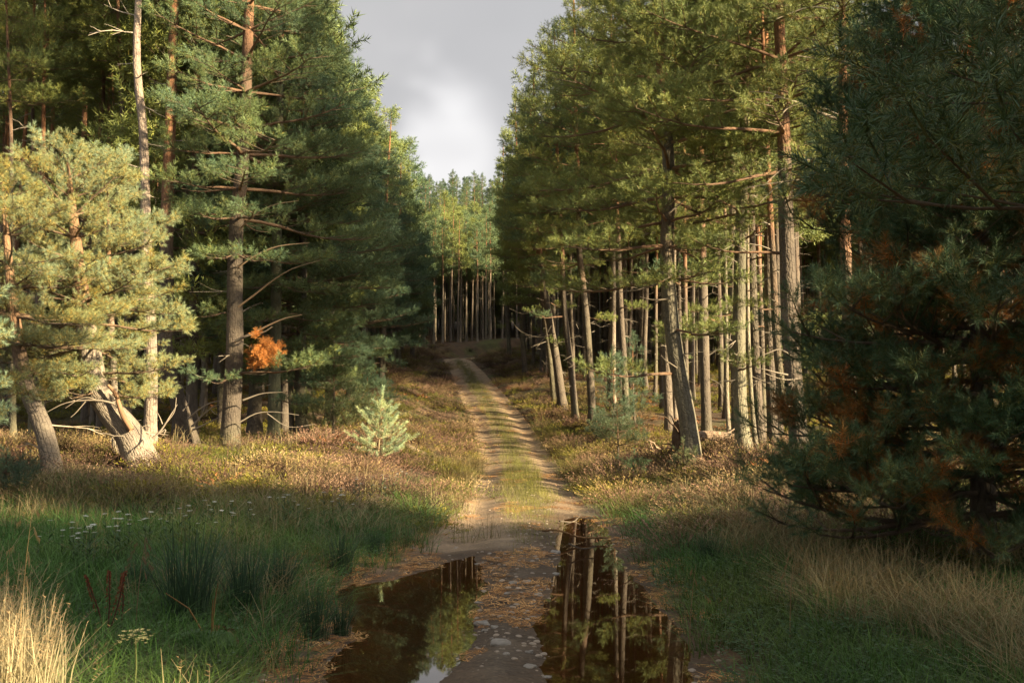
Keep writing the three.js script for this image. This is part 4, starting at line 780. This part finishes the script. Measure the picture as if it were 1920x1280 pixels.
// young pines
const young = (label, px, py, d, H, R2, o) => { const a = d ? at(px, py, d) : groundAt(px, py); return pine({ foot: V(a.x, ground(a.x, a.z) - 0.03, a.z), H, seed: px + py, r0: 0.012 + 0.011 * H, crownBase: 0.1, crownR: R2, profile: 'cone', lod: 'mid', gap: 0.16, perWhorl: 4, twigGap: 0.13, sprayGap: 0.14, spray: 0.5, lift: 0.35, el: 0.45, bare: 0.15, droop: -0.02, deadGap: 9, flare: 0.1, ...o }, label, null); };
const BLUISH = [[0.14, 0.22, 0.15], [0.22, 0.28, 0.15]];
const BRUSH = sprayGeo(91, { shoots: 1, needles: 70, width: 0.0075, len: 0.095, size: 0.4 });
{
  const a = at(706, 858, 20), root = new THREE.Group(), R = rng(14), w = new Wood(), list = []; root.position.set(a.x, ground(a.x, a.z) - 0.12, a.z); root.rotation.z = -0.05; taken.push([a.x, a.z]);
  w.tube([V(0, 0, 0), V(0.02, 0.6, 0), V(0.01, 1.1, 0.01), V(0.02, 1.5, 0)], [0.022, 0.016, 0.01, 0.005], 6, () => [0.30, 0.22, 0.13]);
  const run = (p0, dir, len, sc) => { const n = Math.max(2, Math.round(len / 0.1)), d = dir.clone(); let p = p0.clone(); const q = [p.clone()]; for (let k = 0; k < n; k++) { d.y += 0.06; d.normalize(); list.push({ p: p.clone(), dir: d.clone(), s: sc * (0.8 + 0.3 * R()), roll: R() * 6, n: R(), inner: k ? 0 : 0.3, color: vary3(mix3([0.26, 0.38, 0.26], [0.40, 0.48, 0.27], R()), R()) }); p.addScaledVector(d, len / n); q.push(p.clone()); } w.tube(q, q.map((_, k) => mix(0.009, 0.003, k / n)), 4, () => [0.28, 0.2, 0.11]); };
  for (const [h, n, len, el] of [[0.3, 5, 0.52, 0.15], [0.42, 6, 0.6, 0.3], [0.62, 6, 0.5, 0.42], [0.82, 5, 0.4, 0.5], [1.0, 5, 0.3, 0.6], [1.18, 5, 0.2, 0.75]]) for (let k = 0; k < n; k++) { const az = h * 9 + k / n * 6.28 + 0.9 * R(), d = dirFrom(az, el + 0.25 * (R() - 0.5)), L = len * (0.55 + 0.75 * R()); run(V(0.02, h, 0), d, L, 0.75); if (L > 0.3) for (const sgn of [-1, 1]) run(V(0.02, h, 0).addScaledVector(d, L * 0.5), dirFrom(az + sgn * 0.8, el + 0.2), L * 0.42, 0.6); }
  run(V(0.01, 1.08, 0), V(0.03, 1, 0).normalize(), 0.42, 0.8);
  part(w.build(), M.wood, 'trunk', root); root.add(crownInstanced(list, BRUSH, null, 2)); addTop(root, 'pine_tree', 'bluish pine sapling standing in sunlit heather left of the track', 'pine tree');
}
young('slim bluish young pine in front of the right stand', 1150, 745, 33, 3.0, 0.9, { tint: [[0.09, 0.16, 0.11], [0.12, 0.2, 0.13]], spray: 0.8, gap: 0.3, twigGap: 0.24, sprayGap: 0.24 });
young('second bluish young pine close behind the slim one', 1190, 742, 35, 3.2, 0.8, { tint: [[0.09, 0.16, 0.11], [0.12, 0.2, 0.13]], spray: 0.8, gap: 0.34, twigGap: 0.26, sprayGap: 0.26 });
young('low spreading young pine with a bare pale stem', 1160, 835, 25, 1.5, 0.85, { tint: [[0.06, 0.10, 0.06], [0.10, 0.15, 0.07]], crownBase: 0.35, el: 0.1, spray: 0.6 });
young('knee high dark young pine among pink heather', 1188, 905, 20, 0.62, 0.42, { tint: [[0.05, 0.10, 0.055], [0.08, 0.14, 0.06]] });
young('small pale green pine seedling below the leaning grey pine', 1284, 900, 18.5, 0.75, 0.3, { tint: [[0.12, 0.18, 0.09], [0.19, 0.22, 0.1]], spray: 0.42 });
young('dark little pine at the left edge below the lit trunks', 12, 890, 14.2, 0.75, 0.5, { tint: [[0.05, 0.10, 0.065], [0.07, 0.13, 0.08]], spray: 0.6 });
young('bushy young pine low behind the bluish sapling', 625, 770, 27, 2.3, 1.25, { tint: [[0.09, 0.15, 0.08], [0.14, 0.17, 0.06]], spray: 0.8, gap: 0.25, twigGap: 0.2, sprayGap: 0.2, el: 0.15 });
young('low green pine bush under the bushy young pine', 690, 735, 31, 1.7, 1.2, { tint: [[0.06, 0.12, 0.08], [0.09, 0.15, 0.08]], spray: 0.8, gap: 0.25, twigGap: 0.2, sprayGap: 0.2, el: 0.12 });

// fallen wood
function log(name, label, pts, r0, r1, col, branches = []) {
  const g = new THREE.Group(), P = pts.map(([px, py, d, up]) => { const a = at(px, py, d); return V(a.x, ground(a.x, -d) + (up ?? 0), -d); }); g.position.copy(P[0]); const Q = P.map((p) => p.clone().sub(P[0]));
  const c = new THREE.CatmullRomCurve3(Q), w = new Wood(), n = 18; w.tube(c.getSpacedPoints(n), Array.from({ length: n + 1 }, (_, k) => mix(r0, r1, k / n)), 9, (t, p) => vary3(col, 0.5 + 0.5 * noise3(p.x * 4, p.y * 4, p.z * 4)), { rough: 0.14, seed: pts[0][0], rf: 3, cap: [0.3, 0.2, 0.1] }); part(w.build(), M.bark, 'trunk', g);
  for (const [f, az, el, len] of branches) { const w2 = new Wood(), p0 = c.getPoint(f), d = dirFrom(az, el), b = []; for (let k = 0; k <= 5; k++) b.push(p0.clone().addScaledVector(d, len * k / 5).add(V(0.05 * noise2(k, f * 9), 0.04 * noise2(k * 1.3, f * 5 + 3), 0))); w2.tube(b, b.map((_, k) => mix(r1 * 0.6, 0.006, k / 5)), 5, () => vary3(col, 0.8)); part(w2.build(), M.wood, 'branch', g); }
  return addTop(g, name, label, name.replace('_', ' '));
}
log('fallen_branch', 'bent grey fallen branch lying in the heather behind the sapling', [[716, 750, 27.5, 0.28], [738, 768, 27.2, 0.22], [765, 778, 27, 0.16], [803, 784, 26.8, 0.14]], 0.045, 0.10, [0.24, 0.18, 0.12], [[0.2, 2.5, 0.7, 0.5]]);
{
  const t = log('fallen_tree', 'wind thrown pine with its upturned dark root plate', [[1282, 806, 22, 0.45], [1330, 815, 22.3, 0.42], [1385, 832, 22.6, 0.25], [1470, 850, 23, 0.12], [1560, 862, 23.5, 0.1]], 0.13, 0.05, [0.22, 0.16, 0.11], [[0.35, -0.8, 0.25, 1.1], [0.5, 0.9, 0.35, 1.0], [0.62, 2.2, 0.3, 0.8], [0.75, -0.6, 0.4, 0.9], [0.85, 0.7, 0.2, 0.9]]);
  const g = new THREE.IcosahedronGeometry(1, 5), p = g.attributes.position, col = [];
  for (let i = 0; i < p.count; i++) { const v = V().fromBufferAttribute(p, i), n = 1 + 0.35 * noise3(v.x * 2.1, v.y * 2.1, v.z * 2.1) + 0.16 * noise3(v.x * 6, v.y * 6, v.z * 6); p.setXYZ(i, v.x * 0.16 * n - 0.08, v.y * 0.52 * n - 0.12, v.z * 0.6 * n); col.push(...vary3([0.075, 0.045, 0.026], 0.5 + 0.5 * noise3(v.x * 9, v.y * 9, v.z * 9))); }
  g.setAttribute('color', new THREE.Float32BufferAttribute(col, 3)); g.setAttribute('uv', new THREE.Float32BufferAttribute(new Float32Array(p.count * 2), 2)); g.computeVertexNormals(); part(g, std({ vertexColors: true }), 'root_plate', t);
  const R = rng(12); for (let k = 0; k < 12; k++) { const a = R() * 6.28, w = new Wood(), d = V(-0.5 - 0.6 * R(), Math.cos(a), Math.sin(a)).normalize(), b = []; for (let q = 0; q <= 4; q++) b.push(V(-0.08, Math.cos(a) * 0.3 - 0.12, Math.sin(a) * 0.3).addScaledVector(d, 0.13 * q).add(V(0.03 * noise2(q, k), 0.05 * noise2(q * 1.7, k + 5), 0))); w.tube(b, b.map((_, q) => mix(0.028, 0.006, q / 4)), 5, () => [0.12, 0.08, 0.05]); part(w.build(), M.wood, 'root', t); }
}
log('fallen_branch', 'broken fallen stem lying left of the upturned root plate', [[1200, 772, 25, 0.12], [1240, 790, 24.4, 0.2], [1272, 800, 23.6, 0.32]], 0.05, 0.075, [0.25, 0.18, 0.12], [[0.3, 1.9, 0.7, 0.6], [0.55, 2.4, 0.5, 0.7], [0.7, 1.2, 0.8, 0.5]]);
log('fallen_branch', 'lower fallen stem crossing behind the mossy pine trunks', [[1215, 800, 23.4, 0.1], [1300, 822, 22.8, 0.12], [1400, 850, 22.2, 0.1], [1480, 868, 21.8, 0.08]], 0.06, 0.05, [0.20, 0.14, 0.09], [[0.4, -1.2, 0.3, 0.5]]);
log('fallen_branch', 'bleached dead branch lying right of the stout scaly trunk', [[1530, 895, 17, 0.1], [1575, 905, 16.6, 0.22], [1630, 915, 16.2, 0.14], [1680, 912, 16, 0.2]], 0.03, 0.012, PALE, [[0.3, 0.5, 0.5, 0.6], [0.5, -0.4, 0.3, 0.7], [0.6, 0.9, 0.4, 0.5], [0.75, 0.1, 0.5, 0.5]]);

// tufts and single plants of the meadow
const place = (px, py) => { const p = groundAt(px, py); return V(p.x, ground(p.x, p.z) - 0.02, p.z); };
{
  const make = (seed) => { const g = new THREE.Group(); part(tuftGeo(seed, { blades: 190, w: 0.009, spread: 0.17, lean: 0.62, seg: 3, base: [0.7, 0.75, 0.6], tip: [1.1, 1.1, 1.0], curl: 0.5 }), new THREE.MeshPhysicalMaterial().copy(M.grass), 'blades', g).userData.kind = 'stuff'; g.children[0].material.color.setRGB(0.055, 0.105, 0.06); return g; };
  const A = make(61), B = make(62);
  [[350, 1165, 0.95, 'tall dark rush clump behind the dock stalks', A], [455, 1150, 0.75, 'rush clump right of the tall dark one', B], [520, 1120, 0.62, 'bluish rush clump in the middle of the meadow'], [640, 1075, 0.62, 'rush clump at the far shore of the left puddle'], [592, 1200, 0.55, 'rush clump hanging over the left puddle'], [640, 1190, 0.4, 'small rush tuft at the rim of the left puddle'], [700, 1040, 0.4, 'short rush tuft near the left verge of the track'], [255, 1120, 0.5, 'rush tuft behind the dark red dock'], [1330, 1060, 0.5, 'bluish grass clump on the right verge']].forEach(([px, py, h, label, own], k) => {
    const t = own ?? (k % 2 ? A : B).clone(); t.position.copy(place(px, py)); t.rotation.y = k * 1.7; t.scale.set(h * 0.9, h * 0.82, h * 0.9); addTop(t, 'rush_clump', label, 'rush');
  });
}
function dock(px, py, h, stems, label) {
  const g = new THREE.Group(), R = rng(px); g.position.copy(place(px, py));
  for (let k = 0; k < stems; k++) {
    const a = R() * 6.28, top = V(Math.cos(a) * 0.15 * (k > 0), h * (0.65 + 0.4 * R()), Math.sin(a) * 0.06 * (k > 0)), w = new Wood(); w.tube([V(0, 0, 0), top.clone().multiplyScalar(0.5).add(V(0.01, 0, 0)), top], [0.006, 0.005, 0.002], 5, () => [0.10, 0.04, 0.025]); part(w.build(), M.wood, 'stem', g);
    const l = new Leaf(); for (let q = 0; q < 130; q++) { const t = 0.28 + 0.72 * Math.sqrt(R()), o = top.clone().multiplyScalar(t), b = R() * 6.28, r = 0.02 * (1.5 - 1.3 * t) * (0.8 + 0.3 * noise2(t * 14, k)) * (0.4 + 0.6 * R()), e = V(Math.cos(b), 0.5 - R(), Math.sin(b)), v = 0.7 + 0.6 * R(), p = o.addScaledVector(V(Math.cos(b), 0, Math.sin(b)), r); l.tri(p, p.clone().add(V(0, 0.013, 0.004)), p.clone().addScaledVector(e, 0.012), [0.24 * v, 0.075 * v, 0.04 * v], [0.30 * v, 0.10 * v, 0.05 * v]); } part(l.build(), M.heather, 'seed_head', g);
  }
  addTop(g, 'dock_plant', label, 'dock plant');
}
dock(200, 1195, 0.48, 3, 'dark red dock with several seed stalks in the meadow');
dock(226, 1180, 0.42, 1, 'single dark red dock stalk beside the larger dock');
{ // yarrow
  const g = new THREE.Group(), R = rng(21), w = new Wood(); w.tube([V(0, 0, 0), V(0.015, 0.5, 0), V(0, 1, 0.01)], [0.006, 0.005, 0.003], 4, () => [0.07, 0.10, 0.04]); part(w.build(), M.wood, 'stem', g);
  const l = new Leaf(); for (let k = 0; k < 26; k++) { const a = k * 2.4, r = 0.05 * Math.sqrt(k / 26), c = V(Math.cos(a) * r, 1 + 0.02 * R() - r * 0.15, Math.sin(a) * r), q = [0, 1, 2, 3, 4].map((j) => c.clone().add(V(Math.cos(j * 1.257 + a) * 0.012, 0.006 * R(), Math.sin(j * 1.257 + a) * 0.012))); for (let j = 0; j < 5; j++) l.tri(c, q[j], q[(j + 1) % 5], [0.72, 0.72, 0.66], [0.78, 0.78, 0.72]); if (k % 4 === 0) l.tri(V(0, 0.9, 0), V(0.006, 0.9, 0), c.clone().add(V(0, -0.005, 0)), [0.08, 0.11, 0.05], [0.08, 0.11, 0.05]); } part(l.build(), M.petal, 'flower_head', g);
  const lf = new Leaf(); for (let k = 0; k < 12; k++) { const a = k * 2.4, y = 0.1 + 0.06 * k, d = dirFrom(a, 0.5), s = V(-d.z, 0, d.x); lf.strip([V(0, y, 0), V(0, y, 0).addScaledVector(d, 0.1), V(0, y, 0).addScaledVector(d, 0.2)], [0.012, 0.018, 0], s, () => [0.06, 0.11, 0.04]); } part(lf.build(), M.grass, 'leaves', g).userData.kind = 'stuff';
  const spots = []; const band = [[110, 1040, 70, 16], [200, 1030, 60, 18], [270, 1015, 60, 16], [340, 1010, 60, 18], [400, 1000, 60, 20], [470, 990, 60, 18], [540, 975, 60, 14], [620, 960, 60, 14], [700, 930, 55, 12], [760, 905, 50, 12], [160, 1060, 40, 10]];
  for (const [px, py, sx, sy] of band) for (let k = 0; k < 8; k++) spots.push([px + (R() - 0.5) * 2 * sx * 0.7, py + (R() - 0.5) * 2 * sy + 26]);
  spots.forEach(([px, py], k) => { const t = k ? g.clone() : g, h = 0.33 + 0.15 * R(); t.position.copy(place(px, py)); t.rotation.set((R() - 0.5) * 0.3, R() * 6, (R() - 0.5) * 0.3); t.scale.set(h * 1.1, h, h * 1.1); addTop(t, 'yarrow', 'small white flowered yarrow in the meadow below the heather bank', 'wildflower', 'white yarrow flowers left of the track'); });
}
{ // wild oat stalk and seed stalks
  const stalk = (label, px, d, ys, h, drop, col) => {
    const a = at(px, 1100, d), g = new THREE.Group(), R = rng(px), w = new Wood(), P = (t) => V(0.05 * t * t, h * t, 0); g.position.set(a.x, ground(a.x, -d) - 0.02, -d); w.tube([0, 0.25, 0.5, 0.75, 1].map(P), [0.004, 0.0035, 0.003, 0.0022, 0.001], 5, () => col); part(w.build(), M.wood, 'stem', g);
    const l = new Leaf();
    for (let k = 0; k < drop; k++) { const t = 0.62 + 0.38 * k / drop, o = P(t), b = k * 2.1 + R(), L = 0.075 * (1.25 - t) * 2, m = o.clone().add(V(Math.cos(b) * L * 0.7, L * 0.45, Math.sin(b) * L * 0.7)), e = m.clone().add(V(Math.cos(b) * L * 0.6, -L * 0.5, Math.sin(b) * L * 0.6)); l.strip([o, m, e], [0.0012, 0.001, 0.001], V(-Math.sin(b), 0, Math.cos(b)), () => col); for (let q = 0; q < 4; q++) { const c = m.clone().lerp(e, 0.4 + 0.2 * q), v = 0.9 + 0.3 * R(); l.tri(c.clone().add(V(-0.004, 0, 0)), c.clone().add(V(0.004, 0, 0.003)), c.clone().add(V(0.006 * (R() - 0.5), -0.03, 0.006 * (R() - 0.5))), col.map((x) => x * v), col.map((x) => x * v * 1.15)); } }
    part(l.build(), M.grass, 'seed_head', g); addTop(g, 'grass_stalk', label, 'grass stalk');
  };
  stalk('tall oat grass stalk with drooping ears in the left bottom corner', 36, 4.9, 0, 0.98, 9, [0.42, 0.31, 0.15]);
  stalk('lone brown grass stalk in front of the rushes', 256, 6.6, 0, 0.62, 16, [0.24, 0.16, 0.09]);
  stalk('thin dry stalk leaning on the right verge', 1292, 6.8, 0, 0.6, 5, [0.3, 0.2, 0.1]);
  stalk('thin dry stalk right of the right puddle', 1480, 6.6, 0, 0.66, 7, [0.3, 0.21, 0.1]);
}
{ // broad leaved plant withering in the meadow, pale umbel near the bottom edge
  const g = new THREE.Group(), R = rng(31); g.position.copy(place(395, 1205));
  for (let k = 0; k < 7; k++) {
    const a = k * 0.95 + R(), l = new Leaf(), d = dirFrom(a, 0.6), s = V(-d.z, 0, d.x), L = 0.22 + 0.1 * R(), pts = [0, 0.2, 0.45, 0.7, 0.9, 1].map((t) => V(0, 0.07, 0).addScaledVector(d, L * t).add(V(0, -0.26 * t * t + 0.03 * noise2(t * 5, k * 3), 0.03 * noise2(t * 4, k + 9)))), brown = k > 4;
    l.strip(pts, [0.008, 0.04, 0.085, 0.09, 0.05, 0], s, (t) => (brown ? [0.20, 0.10, 0.04] : mix3([0.06, 0.13, 0.035], [0.10, 0.16, 0.045], t))); part(l.build(), M.grass, 'leaf', g, brown ? 'brown withered leaf' : undefined);
  }
  for (const [dx, h] of [[-0.28, 0.34], [0.05, 0.4], [0.02, 0.3]]) { const w = new Wood(); w.tube([V(0, 0, 0), V(dx * 0.5, h * 0.7, 0.02), V(dx, h, 0.05)], [0.007, 0.005, 0.003], 5, () => [0.22, 0.13, 0.05]); part(w.build(), M.wood, 'stem', g); }
  addTop(g, 'burdock_plant', 'withering broad leaved plant at the foot of the rushes', 'burdock');
  const u = new THREE.Group(); u.position.copy(place(250, 1300)); const w = new Wood(); w.tube([V(0, 0, 0), V(0.01, 0.15, 0), V(0, 0.3, 0)], [0.006, 0.005, 0.004], 5, () => [0.15, 0.18, 0.06]); part(w.build(), M.wood, 'stem', u);
  const l = new Leaf(); for (let k = 0; k < 60; k++) { const a = R() * 6.28, r = 0.085 * Math.sqrt(R()), c = V(Math.cos(a) * r, 0.3 + 0.05 * R() - r * 0.3, Math.sin(a) * r), v = 0.7 + 0.5 * R(); for (let j = 0; j < 4; j++) l.tri(c, c.clone().add(V(Math.cos(j * 1.6 + a) * 0.012, 0.004, Math.sin(j * 1.6 + a) * 0.012)), c.clone().add(V(Math.cos(j * 1.6 + a + 1.2) * 0.012, 0.006, Math.sin(j * 1.6 + a + 1.2) * 0.012)), [0.38 * v, 0.36 * v, 0.16 * v], [0.42 * v, 0.4 * v, 0.2 * v]); } part(l.build(), M.petal, 'flower_head', u);
  addTop(u, 'umbel_plant', 'pale yellow umbel plant near the bottom edge in the meadow', 'wildflower');
}

// stones of the hump between the puddles
{
  const rock = (seed) => { const g = new THREE.IcosahedronGeometry(1, 3), p = g.attributes.position, col = []; for (let i = 0; i < p.count; i++) { const v = V().fromBufferAttribute(p, i), n = 1 + 0.28 * noise3(v.x * 1.3 + seed, v.y * 1.3, v.z * 1.3) + 0.09 * noise3(v.x * 3.5, v.y * 3.5 + seed, v.z * 3.5); const q = Math.sign(v.y) * Math.min(Math.abs(v.y), 0.6 + 0.1 * noise3(v.x, seed, v.z)); p.setXYZ(i, v.x * n, q * n, v.z * n); const k = 0.5 + 0.5 * noise3(v.x * 4, v.y * 4, v.z * 4 + seed); col.push(...mix3([0.21, 0.185, 0.155], [0.36, 0.325, 0.28], k)); } g.setAttribute('color', new THREE.Float32BufferAttribute(col, 3)); const uv = []; for (let i = 0; i < p.count; i++) uv.push(p.getX(i) * 0.5, p.getZ(i) * 0.5); g.setAttribute('uv', new THREE.Float32BufferAttribute(uv, 2)); g.computeVertexNormals(); return g; };
  const geos = [1, 2, 3, 4].map(rock), zoom = (x, y) => [560 + 0.3854 * x, 880 + 0.3854 * y];
  const named = [[870, 462, 36, 'pale flat stone at the tip of the left puddle'], [1110, 550, 56, 'flat pale stone right of centre where the hump narrows'], [1045, 556, 60, 'flat grey stone left of the flat pale one on the hump'], [895, 757, 88, 'large wedge shaped stone on the rim of the left puddle'], [905, 787, 42, 'small stone just below the wedge shaped one'], [985, 850, 104, 'largest flat whitish stone in the middle of the hump'], [1135, 722, 50, 'rounded pale stone on the rim of the right puddle'], [1130, 962, 80, 'slanting stone at the rim of the right puddle near the bottom'], [1210, 1013, 56, 'stone half under water at the bottom of the right puddle'], [1250, 405, 60, 'flat stone at the far left rim of the right puddle'], [1120, 890, 48, 'stone in orange needles beside the right puddle'], [1010, 902, 42, 'small stone below the largest whitish one']];
  const alike = [[905, 455, 25], [930, 410, 22], [1175, 590, 32], [1015, 605, 36], [1175, 618, 38], [1065, 635, 25], [1140, 655, 36], [950, 772, 48], [938, 825, 22], [1045, 720, 22], [1250, 510, 42], [1200, 455, 22], [1195, 508, 22], [880, 650, 40], [850, 632, 30], [945, 495, 26], [990, 715, 26], [1230, 545, 24], [1100, 700, 20], [970, 690, 18], [1060, 770, 20], [1155, 690, 22], [1085, 600, 18], [900, 600, 20]];
  [...named, ...alike].forEach(([x, y, w, label], k) => {
    const [px, py] = zoom(x, y), p = groundAt(px, py), r = (w * 0.34 / F) * -p.z / 2, m = new THREE.Mesh(geos[k % 4], M.stone); m.position.set(p.x, Math.max(ground(p.x, p.z), -0.03) + r * 0.02, p.z); m.rotation.set(0.1 * Math.sin(k * 3), k * 1.9, 0.1 * Math.cos(k * 5)); m.scale.set(r * 1.15, r * (0.5 + 0.15 * Math.sin(k * 7)), r * 0.85);
    addTop(m, 'stone', label ?? 'small pale stone bedded in the gravelly hump between the puddles', 'stone', label ? undefined : 'small stones on the hump between the puddles');
  });
  const R = rng(17), peb = new THREE.IcosahedronGeometry(1, 1); { const p = peb.attributes.position, c = []; for (let i = 0; i < p.count; i++) { const n = 1 + 0.2 * noise3(p.getX(i) * 2, p.getY(i) * 2, p.getZ(i) * 2); p.setXYZ(i, p.getX(i) * n, p.getY(i) * n * 0.7, p.getZ(i) * n); c.push(1, 1, 1); } peb.setAttribute('color', new THREE.Float32BufferAttribute(c, 3)); peb.computeVertexNormals(); }
  cover('gravel', 'fine gravel strewn over the ruts and the hump', peb, std({ vertexColors: true }), scatter(71, 3.6, 26, 0.05, 0.05, (x, d, s, r, r2, k) => {
    const e = Math.abs(s), sd = puddleDepth(x, -d); if (e > halfTrack(d) || sd > 0.12) return null; const p = 0.55 * Math.exp(-((s / 0.55) ** 2)) * (1 - 0.8 * ss(12, 15, d)) + 0.2; if (r > p * (0.6 + 0.8 * noise2(x * 3, d * 2, 61))) return null;
    const z = 0.005 + 0.016 * r2 ** 3 * 1.3; return { w: z * (0.8 + 0.2 * k), h: z * 0.8, sink: 0.001, c: vary([0.29, 0.235, 0.18], r2, 0.5) };
  }));
}
// sticks in the right puddle, the last one standing in for a strip of sunlight
log('fallen_twig', 'pale stick poking out of the far end of the right puddle', [[1050, 990, 14.4, 0.04], [1075, 982, 14.7, 0.06], [1088, 974, 14.9, 0.12]], 0.012, 0.006, PALE);
log('fallen_twig', 'pale stick floating in the right puddle', [[1066, 1050, 11.4, 0.13], [1092, 1050, 11.4, 0.14], [1118, 1044, 11.5, 0.14]], 0.011, 0.006, PALE);
log('fallen_twig', 'orange strip of sunlight modelled as a stick across the far part of the right puddle', [[1018, 1014, 12.9, 0.05], [1050, 1026, 12.4, 0.15], [1085, 1027, 12.4, 0.15], [1140, 1025, 12.4, 0.06]], 0.014, 0.010, [0.36, 0.20, 0.08]);  // orange tube imitates a thin strip of sunlight on the water

renderer.render(scene, camera);
